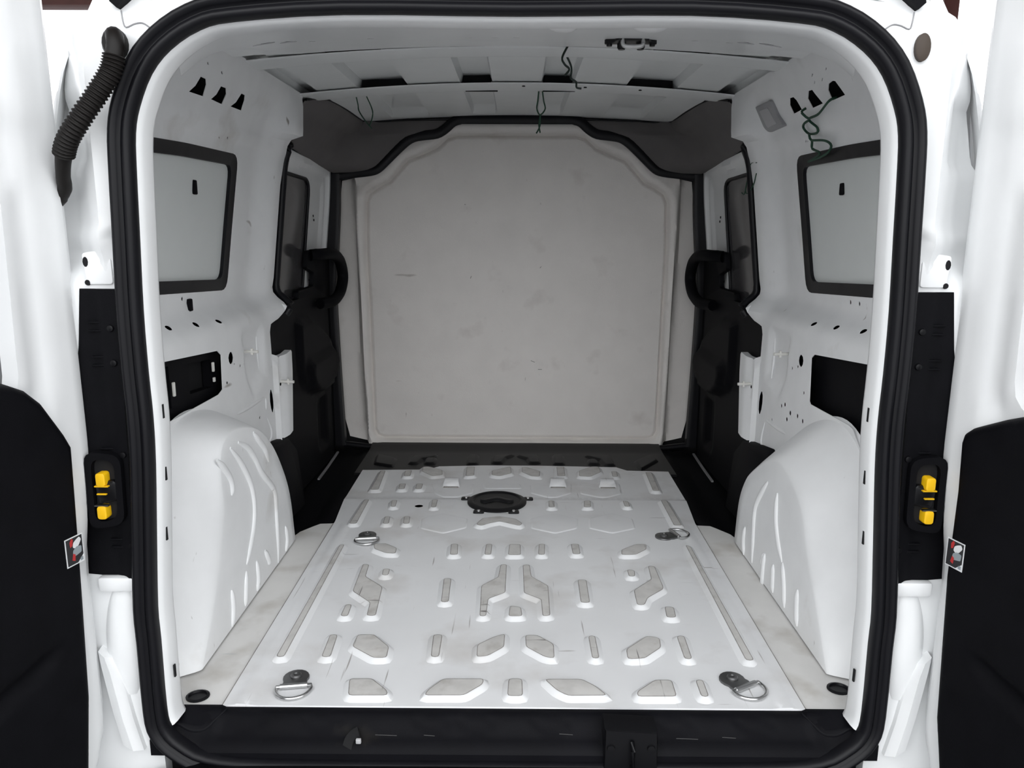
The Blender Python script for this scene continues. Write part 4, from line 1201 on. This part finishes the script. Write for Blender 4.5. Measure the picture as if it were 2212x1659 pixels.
for k, s in ((3, -1), (4, 1)):
    root = bpy.data.objects.new('door_%d' % k, None)
    root.location = (0, 0, 0)
    scene.collection.objects.link(root)
    struct(root, 'sliding side door with dark window and black trim, %s' % ('beside the twin-pocket recess' if s < 0 else 'beside the lamp and green cord'), 'door')
    fpoly = [(2.36, 0.635), (3.085, 0.625), (3.085, 1.114), (2.36, 1.145)]
    glass_p = rounded([(2.40, 0.652), (2.795, 0.648), (2.815, 1.058), (2.40, 1.066)], 0.05, 5)

    def fy(y, z, s=s):
        d = poly_dist((y, z), fpoly) if inside((y, z), fpoly) else 0.0
        return (s * (sdoor(z) - 0.012 * (1 - smooth(0.02, 0.035, d)) + 0.008 * (smooth(0.06, 0.075, d) if y > 2.85 else 0)), y, z)
    fr = sheet('window_frame', fpoly, [glass_p], fy, 0.014, WHITE, root, (s * 0.003, 0, 0), (s * 0.03, 0, 0))
    sheet('window_pane', offset_poly(glass_p, 0.006), [], lambda y, z, s=s: (s * (sdoor(z) + 0.004), y, z), 0.06, GLASS, root)
    gl = offset_poly(glass_p, 0.001)
    tube('pane_seal', [(s * (sdoor(z) + 0.001), y, z) for y, z in gl], 0.006, RUBBER, root, True, 6)
    for hy, hz in ((2.905, 0.935), (2.918, 0.920), (2.895, 0.70), (2.912, 0.685)):
        lathe('frame_hole', [(0.0, -0.0015 * 1), (0.004, -0.001), (0.005, 0.001), (0.0, 0.002)], 8, CAVITY, fr, 'x', (s * (sdoor(hz) - 0.0045 + 0.008), hy, hz))
    tpoly = [(2.30, 0.0), (2.30, 0.655), (2.75, 0.648), (3.02, 0.615), (3.11, 0.60), (3.125, 0.02), (3.05, -0.02)]

    def ty(y, z, s=s):
        x = 0.752 - 0.010 * smooth(0.66, 0.56, z) + 0.010 * smooth(3.02, 3.06, y)
        d = poly_dist((y, z), pk) * (1 if inside((y, z), pk) else -1)
        x -= 0.020 * smooth(-0.004, 0.012, d)
        d2 = poly_dist((y, z), pk2) * (1 if inside((y, z), pk2) else -1)
        x -= 0.022 * smooth(-0.003, 0.012, d2)
        if 0.06 < z < 0.26:
            x += 0.02 * (smooth(2.80, 2.82, y) - smooth(2.92, 2.94, y)) * smooth(0.06, 0.08, z) * (1 - smooth(0.24, 0.26, z))
        return (s * x, y, z)
    pk = rounded([(2.56, 0.585), (2.72, 0.58), (2.98, 0.48), (3.03, 0.40), (3.03, 0.33), (2.88, 0.28), (2.72, 0.30), (2.58, 0.36)], 0.05, 4)
    pk2 = rounded([(2.62, 0.44), (3.02, 0.425), (3.03, 0.34), (2.88, 0.285), (2.72, 0.305), (2.62, 0.36)], 0.04, 4)
    tp = sheet('trim_panel', tpoly, [], ty, 0.016, PLASTIC, root, None, (s * 0.03, 0, 0), smooth_deg=60)
    tp['label'] = 'black moulded plastic lower door trim with a pocket'
    mount = rounded([(2.775, 0.811), (2.765, 0.750), (2.868, 0.728), (2.862, 0.680), (2.66, 0.678), (2.656, 0.645), (3.09, 0.612), (3.10, 0.77), (2.95, 0.815)], 0.012, 3)
    plate('handle_mount', mount, lambda y, z, h, s=s: (s * (sdoor(z) - 0.004 - h), y, z), 0.018, PLASTIC, root, 0.005)
    hp_ = [(s * 0.742, 2.80, 0.795), (s * 0.712, 2.83, 0.797), (s * 0.690, 2.90, 0.797), (s * 0.685, 2.99, 0.778), (s * 0.685, 3.045, 0.735), (s * 0.685, 3.05, 0.690),
           (s * 0.688, 3.00, 0.643), (s * 0.700, 2.93, 0.618), (s * 0.73, 2.86, 0.615)]
    hd = tube('grab_handle', spline(hp_, 5), 0.021, PLASTIC, root, n=10, up=Vector((1, 0, 0)))
    # door aperture gaskets
    gp = [(s * (wall_half_width(2.40, z) + 0.002), 2.437 if z > 0.7 else 2.437 - (0.7 - z) * 0.35, z) for z in [1.135 - 0.03 * i for i in range(18)]]
    gp = [(s * 0.715, 2.52, 1.145), (s * 0.708, 2.46, 1.148)] + gp
    tube('aperture_seal', spline(gp, 2), 0.0125, RUBBER, root, n=8)
    bp_ = [(s * 0.722, 3.105, 1.10), (s * 0.728, 3.105, 0.95), (s * 0.745, 3.105, 0.75), (s * 0.755, 3.108, 0.6), (s * 0.750, 3.11, 0.3), (s * 0.742, 3.112, 0.0)]
    sweep('front_seal', spline(bp_, 4), [(-0.030, -0.02), (-0.030, 0.014), (-0.015, 0.020), (0.0, 0.014), (0.015, 0.020), (0.030, 0.014), (0.030, -0.02)], RUBBER, root, up=Vector((0, -1, 0)))
    sweep('bottom_strip', [(s * 0.732, 2.73, -0.026), (s * 0.735, 2.90, -0.026), (s * 0.74, 3.08, -0.024)], [(-0.004, -0.003), (-0.004, 0.003), (0.004, 0.003), (0.004, -0.003)], GREYPL2, root, up=Vector((0, 0, 1)))

# ------------------------------------------------------------------ rear doors, swung open past 90 degrees
ALPHA = math.radians(14)
for k, s, width in ((1, -1, 0.80), (2, 1, 0.46)):
    O = Vector((s * 0.722, 1.205, 0))
    du = Vector((s * math.sin(ALPHA), -math.cos(ALPHA), 0))
    nn = Vector((-s * math.cos(ALPHA), -math.sin(ALPHA), 0))

    def dp(u, z, w=0.0, O=O, du=du, nn=nn):
        return O + du * u + nn * w + Vector((0, 0, z))
    root = bpy.data.objects.new('door_%d' % k, None)
    root.location = (O.x, O.y, -0.50)
    scene.collection.objects.link(root)
    struct(root, 'open white rear door with black inner trim, %s' % ('wide leaf on the hose side' if s < 0 else 'narrow leaf on the lamp side'), 'door')
    par = Vector((O.x, O.y, -0.50))
    ef = (lambda z: -0.055 + 0.033 * smooth(0.56, 0.30, z) - 0.0 + 0.05 * smooth(0.05, -0.12, z))
    left_e = [(ef(z), z) for z in [1.26 - 0.06 * i for i in range(29)]]
    dpoly = left_e + [(width, left_e[-1][1]), (width, 1.10), (width - 0.12, 1.24)]
    win = rounded([(0.085, 0.62), (width - 0.07, 0.62), (width - 0.10, 1.12), (0.072, 1.13)], 0.05, 4)

    def dw(u, z):
        e = u - ef(z)
        w = -0.018 * (1 - smooth(0.0, 0.022, e))                    # rounded hinge-side edge
        w -= 0.008 * (smooth(0.085, 0.092, e) - smooth(0.112, 0.120, e)) * smooth(0.60, 0.66, z) * (1 - smooth(0.92, 0.97, z))
        w -= 0.010 * smooth(0.098, 0.108, e) * (1 - smooth(0.60, 0.66, z) * (1 - smooth(0.92, 0.97, z)))
        w += 0.006 * (smooth(1.02, 1.06, z) - smooth(1.14, 1.2, z)) * smooth(0.03, 0.07, e)
        return w
    lo = lambda p: p - par
    ip = sheet('inner_panel', dpoly, [win], lambda u, z: lo(dp(u, z, dw(u, z))), 0.016, WHITE, root, tuple(nn * -0.03), tuple(nn * -0.06), smooth_deg=50)
    sheet('outer_panel', [(-0.055, 1.26), (-0.04, -0.46), (width, -0.46), (width, 1.10), (width - 0.12, 1.24)], [], lambda u, z: lo(dp(u, z, -0.075)), 0.10, WHITE, root)
    sheet('window_blank', offset_poly(win, 0.01), [], lambda u, z: lo(dp(u, z, -0.038)), 0.10, GREYPL, root)
    if s < 0:
        tout = [(0.056, -0.05), (0.033, 0.114), (0.024, 0.279), (0.015, 0.471), (0.012, 0.545), (0.024, 0.570), (0.059, 0.627), (0.085, 0.652), (0.11, 0.665), (0.16, 0.676), (width - 0.06, 0.69), (width - 0.04, 0.65), (width - 0.04, -0.40), (0.08, -0.40)]
        st = [(0.056, 0.402), (0.020, 0.400), (0.022, 0.352), (0.058, 0.353)]
    else:
        tout = [(0.058, -0.05), (0.030, 0.083), (0.015, 0.335), (0.016, 0.48), (0.012, 0.560), (0.016, 0.576), (0.030, 0.588), (0.078, 0.611), (0.125, 0.630), (0.17, 0.645), (width - 0.06, 0.69), (width - 0.04, 0.65), (width - 0.04, -0.40), (0.08, -0.40)]
        st = [(0.018, 0.403), (0.053, 0.403), (0.055, 0.354), (0.020, 0.354)]

    def tw(u, z):
        d = poly_dist((u, z), tout) if inside((u, z), tout) else 0.0
        t = min(1.0, d / 0.016)
        w = -0.004 + 0.024 * math.sqrt(max(0.0, 1 - (1 - t) ** 2))
        w -= 0.012 * (1 - smooth(0.0, 0.02, abs(z - 0.24 + u * 0.2) - 0.004)) * smooth(0.07, 0.12, u)
        return w
    tl = [offset_poly(tout, -d) for d in (0.0025, 0.006, 0.011, 0.016)]
    tr = sheet('trim_panel', tout, [], lambda u, z: lo(dp(u, z, tw(u, z))), 0.012, PLASTIC, root, lines=[q + [q[0]] for q in tl], smooth_deg=70)
    tr['label'] = 'black textured plastic trim on the lower half of the door'
    # warning sticker: white border, dark field, pictogram of a hand and a door check
    us = sorted(p[0] for p in st)
    zs = sorted(p[1] for p in st)
    u0, u1, z0, z1 = us[0] + 0.001, us[-1] - 0.001, zs[0] + 0.001, zs[-1] - 0.001

    def sp(a, b, h, u0=u0, u1=u1, z0=z0, z1=z1):
        a = a if s > 0 else 1 - a                                    # picture reads the same way on both doors
        return lo(dp(u0 + (u1 - u0) * a, z0 + (z1 - z0) * b, 0.0203 + h))
    stk = plate('sticker', [(0, 0), (1, 0), (1, 1), (0, 1)], sp, 0.0006, LABEL_W, root)
    stk['label'] = 'small warning sticker with a red and grey pictogram'
    plate('sticker_field', [(0.05, 0.04), (0.62, 0.04), (0.95, 0.26), (0.95, 0.96), (0.05, 0.96)], lambda a, b, h: sp(a, b, h + 0.0006), 0.0002, LABEL_K, stk)
    plate('sticker_glove', rounded([(0.40, 0.62), (0.56, 0.56), (0.72, 0.62), (0.90, 0.80), (0.80, 0.92), (0.60, 0.86), (0.44, 0.78)], 0.05, 2), lambda a, b, h: sp(a, b, h + 0.0008), 0.0002, LABEL_W, stk)
    plate('sticker_check', rounded([(0.36, 0.34), (0.50, 0.30), (0.86, 0.36), (0.88, 0.58), (0.60, 0.62), (0.40, 0.52)], 0.05, 2), lambda a, b, h: sp(a, b, h + 0.0008), 0.0002, LABEL_G, stk)
    plate('sticker_arrow', [(0.26, 0.66), (0.38, 0.70), (0.44, 0.90), (0.36, 0.96), (0.24, 0.84)], lambda a, b, h: sp(a, b, h + 0.0010), 0.0002, LABEL_R, stk)
    plate('sticker_arrow', [(0.30, 0.20), (0.46, 0.14), (0.50, 0.36), (0.38, 0.42)], lambda a, b, h: sp(a, b, h + 0.0010), 0.0002, LABEL_R, stk)
    plate('sticker_book', [(0.76, 0.06), (0.92, 0.06), (0.92, 0.18), (0.76, 0.18)], lambda a, b, h: sp(a, b, h + 0.0006), 0.0002, LABEL_G, stk)

# ------------------------------------------------------------------ things in and on the van
# door checks with yellow clips
for s in (-1, 1):
    t = thing('door_check', 'black door check with two yellow clips, %s' % ('below the corrugated hose' if s < 0 else 'beside the narrow rear door'), 'door check', 'door checks', (s * 0.69, 1.232, 0.40))
    b0 = Vector((s * 0.69, 1.232, 0.40))
    o = lambda p: Vector(p) - b0
    hs = rounded([(0.658, 0.398), (0.718, 0.388), (0.716, 0.525), (0.655, 0.520)], 0.02, 4)
    hin = rounded(offset_poly([(0.658, 0.398), (0.718, 0.388), (0.716, 0.525), (0.655, 0.520)], -0.011), 0.018, 4)
    sheet('housing', hs, [hin], lambda a, z: o((s * a, 1.222, z)), 0.02, PLASTIC, t, (0, 0.014, 0), (0, 0.016, 0))
    sheet('housing_back', hs, [], lambda a, z: o((s * a, 1.2325, z)), 0.03, CAVITY, t)
    plate('link', rounded([(0.664, 0.440), (0.70, 0.432), (0.705, 0.470), (0.668, 0.476)], 0.008, 3), lambda a, z, h: o((s * a, 1.240 - h, z)), 0.016, PLASTIC_G, t, 0.004)
    for cz, up_ in ((0.478, 1), (0.420, -1)):
        cx = 0.689 + (0.003 if up_ < 0 else 0)
        bp2 = [(cx - 0.0080, cz - 0.0115), (cx + 0.0080, cz - 0.0115), (cx + 0.0080, cz + 0.0115), (cx - 0.0080, cz + 0.0115)]
        bp2 = rounded(bp2, 0.0055, 4) if up_ else bp2
        cl = plate('yellow_clip', bp2, lambda a, z, h: o((s * a, 1.236 - h, z)), 0.020, YELLOW, t, 0.002)
        cl['label'] = 'yellow plastic clip'
        sweep('clip_foot', [o((s * (cx - 0.011), 1.222, cz - up_ * 0.012)), o((s * (cx + 0.012), 1.222, cz - up_ * 0.012))], [(-0.001, -0.004), (-0.001, 0.004), (0.001, 0.004), (0.001, -0.004)], YELLOW if up_ > 0 else STEEL, cl, up=Vector((0, 1, 0)))
    box('yellow_line', o((s * 0.69 - 0.008, 1.218, 0.4515)), o((s * 0.69 + 0.008, 1.222, 0.4535)), YELLOW, t, 0.0)

# wiring hose from pillar to the wide door
t = thing('cable_conduit', 'black corrugated rubber wiring hose between body and wide rear door', 'hose', None, (-0.62, 1.238, 1.16))
b0 = Vector((-0.62, 1.238, 1.16))
cp = [(-0.606, 1.238, 1.166), (-0.600, 1.222, 1.171), (-0.593, 1.210, 1.163), (-0.592, 1.204, 1.146), (-0.600, 1.202, 1.117), (-0.622, 1.200, 1.085), (-0.648, 1.196, 1.050),
      (-0.674, 1.200, 1.018), (-0.690, 1.212, 0.992), (-0.701, 1.226, 0.968), (-0.710, 1.240, 0.948), (-0.738, 1.252, 0.926)]
cs = spline([Vector(p) - b0 for p in cp], 14)
n0, n1 = int(len(cs) * 0.30), int(len(cs) * 0.70)
tube('upper_boot', cs[:n0 + 1], 0.0125, CONDUIT, t, n=12, scale=[1.15 - 0.15 * min(1, i / 12) for i in range(n0 + 1)])
mid = spline(cs[n0:n1 + 1], 4)
tube('corrugated_sleeve', mid, 0.0150, CONDUIT, t, n=14, scale=[1.0 + 0.10 * math.sin(i * 2 * math.pi / 8.5) for i in range(len(mid))])
lowp = cs[n1:]
tube('lower_boot', lowp, 0.012, CONDUIT, t, n=12, scale=[1.0 - 0.12 * math.sin(math.pi * i / (len(lowp) - 1)) if i < len(lowp) * 0.8 else 1.05 for i in range(len(lowp))])
lathe('boot_flange', [(0.0, -0.012), (0.014, -0.012), (0.018, -0.006), (0.018, 0.010)], 18, CONDUIT, t, 'y', Vector((-0.608, 1.240, 1.163)) - b0, 1.25)

plug = lathe('rubber_plug', [(0.0, -0.003), (0.009, -0.0027), (0.0115, -0.001), (0.0115, 0.008)], 22, BROWNRUB, None, 'y', (0.6135, 1.2405, 1.161), 1.75)
tag(plug, 'oval brown rubber plug in the white body pillar', 'plug')

# roof gutter end caps
for s in (-1, 1):
    cap = loft('gutter_cap', [[(s * x, y, z) for x, z in ((0.562, 1.262), (0.602, 1.256), (0.609, 1.222), (0.599, 1.213), (0.589, 1.222), (0.577, 1.236))] for y in (1.235, 1.255, 1.30)], PLASTIC, None, True, True, True, 40)
    tag(cap, 'black plastic roof gutter end cap %s' % ('above the corrugated hose' if s < 0 else 'above the brown rubber plug'), 'end cap', 'gutter caps')

# lashing rings
ring_spots = ((-0.437, 1.395, -1.42, 'folded lashing ring on the floor near the sill, beneath the left wall', 1), (0.439, 1.399, -1.05, 'x', 1),
              (-0.434, 2.129, -1.42, 'x', 1), (0.439, 2.132, 0.30, 'x', 1))
ring_labels = ('steel lashing ring by the sill on the twin-pocket recess side', 'steel lashing ring by the sill on the lamp side',
               'steel lashing ring near the black step well, hose side, lying toward the sill', 'steel lashing ring near the black step well, lying toward the side wall')
for (rx, ry, rz, _, __), lab in zip(ring_spots, ring_labels):
    t = thing('lashing_ring', lab, 'lashing ring', 'lashing rings on the floor', (rx, ry, 0.002))
    t.rotation_euler = (0, 0, rz)
    base = [(0.026 * math.cos(a), 0.026 * math.sin(a)) for a in [math.radians(d) for d in range(60, 301, 20)]] + [(0.020, -0.024), (0.036, -0.020), (0.036, 0.020), (0.020, 0.024)]
    plate('base_plate', base, lambda a, b, h: (a, b, h), 0.005, DARKSTEEL, t, 0.0015)
    lathe('bolt_head', [(0.0115, 0.004), (0.0115, 0.008), (0.009, 0.0105), (0.005, 0.0108), (0.004, 0.008), (0.0, 0.0075)], 18, DARKSTEEL, t, origin=(0, 0, 0))
    tube('hinge_barrel', [(0.036, -0.026, 0.007), (0.036, 0.026, 0.007)], 0.0058, STEEL, t, n=10)
    dpth = [(0.036, 0.034, 0.007)] + [(0.044 + 0.033 * math.sin(a), 0.034 * math.cos(a), 0.006) for a in [math.radians(d) for d in range(0, 181, 12)]] + [(0.036, -0.034, 0.007)]
    tube('d_ring', dpth, 0.0036, STEEL, t, closed=True, n=8)

# access cover
t = thing('access_cover', 'black oval steel access cover bolted in the middle of the floor', 'cover', None, (-0.060, 2.418, 0.0025))
lathe('cover_disc', [(0.098, 0.0), (0.098, 0.004), (0.088, 0.009), (0.082, 0.0095), (0.076, 0.005), (0.0, 0.004)], 40, BLACKPAINT, t)
rings = []
for i in range(17):
    a = -0.055 + 0.110 * i / 16
    cy = 0.014 * math.cos(math.pi * a / 0.045) * 0.8 + 0.004
    hw = 0.012 * min(1.0, 6.0 * min(i + 0.6, 16.6 - i) / 16)
    rings.append([(a, cy - hw - 0.004, 0.0035), (a, cy - hw, 0.010), (a, cy, 0.0115), (a, cy + hw, 0.010), (a, cy + hw + 0.004, 0.0035)])
loft('pressed_wave', rings, BLACKPAINT, t, False, smooth_deg=60)
for ax, ay in ((-0.103, 0.030), (0.103, 0.030), (0.056, -0.092), (-0.056, -0.092)):
    lug = plate('cover_lug', rounded([(ax - 0.018, ay - 0.014), (ax + 0.018, ay - 0.014), (ax + 0.016, ay + 0.014), (ax - 0.016, ay + 0.014)], 0.008, 3), lambda a, b, h: (a, b, h), 0.004, BLACKPAINT, t, 0.001)
    lathe('cover_bolt', [(0.0055, 0.004), (0.005, 0.0075), (0.0, 0.008)], 10, STEEL, lug, origin=(ax, ay, 0))

# upper latch striker under the header
sy, sx = 1.565, 0.2185
sz = header_z(sx, sy)
t = thing('latch_striker', 'black upper door latch striker under the rear header', 'striker', None, (sx, sy, sz))
tp2 = rounded([(-0.050, 0.004), (-0.034, -0.006), (-0.030, -0.024), (0.030, -0.024), (0.034, -0.006), (0.050, 0.004), (0.050, 0.016), (0.030, 0.012), (-0.030, 0.012), (-0.050, 0.016)], 0.006, 3)
plate('striker_plate', tp2, lambda a, b, h: (a, b, 0.001 - h), 0.008, PLASTIC_G, t, 0.002)
tube('striker_bar', spline([(-0.019, -0.020, -0.004), (-0.017, -0.023, -0.016), (0.0, -0.024, -0.018), (0.017, -0.023, -0.016), (0.019, -0.020, -0.004)], 4), 0.0045, STEEL, t)
for a in (-0.018, 0.018):
    lathe('striker_boss', [(0.0085, 0.0), (0.0085, -0.014), (0.006, -0.018), (0.0, -0.018)], 14, PLASTIC_G, t, origin=(a, 0.004, 0))
for a in (-0.041, 0.041):
    lathe('striker_screw', [(0.006, -0.006), (0.005, -0.011), (0.0, -0.0115)], 12, PLASTIC_G, t, origin=(a, 0.008, 0))

# lower lock striker box on the sill
t = thing('sill_lock', 'glossy black lock striker box set in the load sill', 'lock', None, (0.211, 1.225, -0.062))
b0 = Vector((0.211, 1.225, -0.062))
bx = [(-0.048, 0.0), (0.050, 0.0), (0.047, 0.072), (-0.047, 0.078)]
rings = [[(a, y, z if z > 0 else -0.03) for a, z in bx] for y in (0.045, 0.0)] + [[(a * 0.96, -0.004, z * 0.97 if z > 0 else -0.03) for a, z in bx]]
loft('lock_housing', rings, PLASTIC_G, t, True, True, True, 30)
tube('lock_bar', [(0.002, -0.006, 0.055), (0.002, -0.018, 0.045), (0.002, -0.018, 0.015), (0.002, -0.006, 0.005)], 0.004, PLASTIC_G, t)
for a in (-0.036, 0.036):
    lathe('lock_screw', [(0.0075, -0.003), (0.0065, -0.008), (0.0, -0.0085)], 14, PLASTIC_G, t, 'y', (a, 0.0, 0.042))

# interior lamp on the header rail
t = thing('interior_lamp', 'grey rectangular interior lamp on the upper side wall', 'lamp', None, (0.70, 2.20, 1.19))
b0 = Vector((0.70, 2.20, 1.19))
lp = rounded([(2.268, 1.228), (2.140, 1.226), (2.143, 1.190), (2.122, 1.160), (2.255, 1.158), (2.275, 1.172)], 0.008, 3)
lamp_f = lambda y, z, h: Vector((wall_x(min(y, 2.24), z) - h, y, z)) - b0
plate('lamp_body', lp, lamp_f, 0.010, GREYPL2, t, 0.004)
plate('lamp_lens', rounded([(2.245, 1.213), (2.175, 1.212), (2.165, 1.170), (2.240, 1.168)], 0.006, 3), lambda a, b, h: lamp_f(a, b, h + 0.0095), 0.003, GREYPL, t, 0.0012)

# cords
def cord(name, label, strands, r, mat, group='dangling cords'):
    base = Vector(strands[0][0])
    o = thing(name, label, 'cord', group, base)
    for st in strands:
        tube('strand', spline([Vector(p) - base for p in st], 6), r, mat, o, n=6)
    return o


cord('dark_cord', 'two loose dark wire ends hanging from the first roof bow', [[(0.121, 1.935, 1.316), (0.107, 1.93, 1.287), (0.113, 1.93, 1.272), (0.124, 1.93, 1.261), (0.1136, 1.93, 1.247)],
     [(0.124, 2.055, 1.318), (0.136, 2.052, 1.292), (0.137, 2.052, 1.276), (0.1355, 2.05, 1.263), (0.149, 2.05, 1.254), (0.151, 2.05, 1.241), (0.163, 2.05, 1.238)]], 0.0026, BLACKCORD)
cord('green_cord', 'short green cord knotted through the middle of the second roof bow', [[(0.068, 2.535, 1.312), (0.0655, 2.545, 1.285), (0.063, 2.55, 1.262), (0.0735, 2.55, 1.244), (0.089, 2.55, 1.262), (0.084, 2.545, 1.285), (0.0795, 2.535, 1.312)],
     [(0.0735, 2.55, 1.244), (0.074, 2.55, 1.222), (0.071, 2.55, 1.205), (0.062, 2.55, 1.188)], [(0.0735, 2.551, 1.240), (0.070, 2.551, 1.215), (0.074, 2.551, 1.190)]], 0.0024, GREEN)
cord('green_cord', 'thin green cord looped from the second roof bow over the grey corner liner', [[(-0.505, 2.54, 1.296), (-0.504, 2.56, 1.275), (-0.501, 2.56, 1.255), (-0.481, 2.56, 1.224), (-0.462, 2.56, 1.202)],
     [(-0.472, 2.54, 1.296), (-0.462, 2.56, 1.268), (-0.458, 2.56, 1.248), (-0.463, 2.56, 1.225), (-0.470, 2.56, 1.210)]], 0.0020, GREEN)
cord('green_cord', 'looped green cord tied through the punched side wall vents', [[(0.705, 1.966, 1.182), (0.6925, 1.966, 1.172), (0.700, 1.9585, 1.160), (0.704, 1.944, 1.151), (0.705, 1.978, 1.146), (0.711, 1.996, 1.1376), (0.718, 1.975, 1.122), (0.7195, 1.928, 1.1186), (0.715, 1.9185, 1.130), (0.7035, 1.944, 1.1515), (0.702, 1.881, 1.155), (0.693, 1.80, 1.171), (0.708, 1.797, 1.178)],
     [(0.718, 1.975, 1.122), (0.722, 1.979, 1.112), (0.7255, 1.9724, 1.1036), (0.731, 1.982, 1.088), (0.733, 1.939, 1.0746), (0.734, 1.954, 1.067), (0.735, 2.012, 1.0588)],
     [(0.7245, 1.970, 1.106), (0.728, 1.897, 1.0973), (0.732, 1.867, 1.0836), (0.7335, 1.887, 1.0697), (0.7345, 1.945, 1.0624), (0.735, 2.006, 1.060)]], 0.0030, GREEN)
cord('green_cord', 'thin green cord looped on the door pillar beside the dark window', [[(0.712, 2.363, 1.0856), (0.7105, 2.42, 1.0863), (0.712, 2.445, 1.0557), (0.716, 2.48, 1.012), (0.717, 2.455, 1.001), (0.716, 2.40, 1.0245), (0.714, 2.371, 1.055)],
     [(0.716, 2.48, 1.012), (0.718, 2.50, 1.000), (0.719, 2.53, 1.006)]], 0.0018, GREEN)

# ------------------------------------------------------------------ timber beam and post, with unseen deck and supports added to block sky
cp0 = Vector((0, 8.0, -0.56))
bm_ = thing('timber_with_added_deck', 'brown timber beam and post beyond the van roof, with an added unseen deck that blocks sky light', 'carport', None, cp0)
for lo_, hi_, nm in (((-7.0, 7.9, 2.98), (3.86, 8.1, 3.25), 'front_beam'), ((-7.0, 0.0, 3.02), (6.2, 0.2, 3.25), 'deck_rear_beam'), ((4.05, 7.9, -0.56), (4.20, 8.05, 3.25), 'post'),
                     ((-6.9, 7.9, -0.56), (-6.7, 8.1, 2.98), 'post'), ((-6.9, 0.0, -0.56), (-6.7, 0.2, 3.02), 'post'), ((5.9, 0.0, -0.56), (6.1, 0.2, 3.02), 'post')):
    box(nm, Vector(lo_) - cp0, Vector(hi_) - cp0, WOOD, bm_, 0.01)
box('unseen_shade_deck', Vector((-7.2, -0.1, 3.25)) - cp0, Vector((6.4, 8.2, 3.33)) - cp0, WOOD, bm_, 0.01)  # out of view, added to cut high sky light on the van's rear
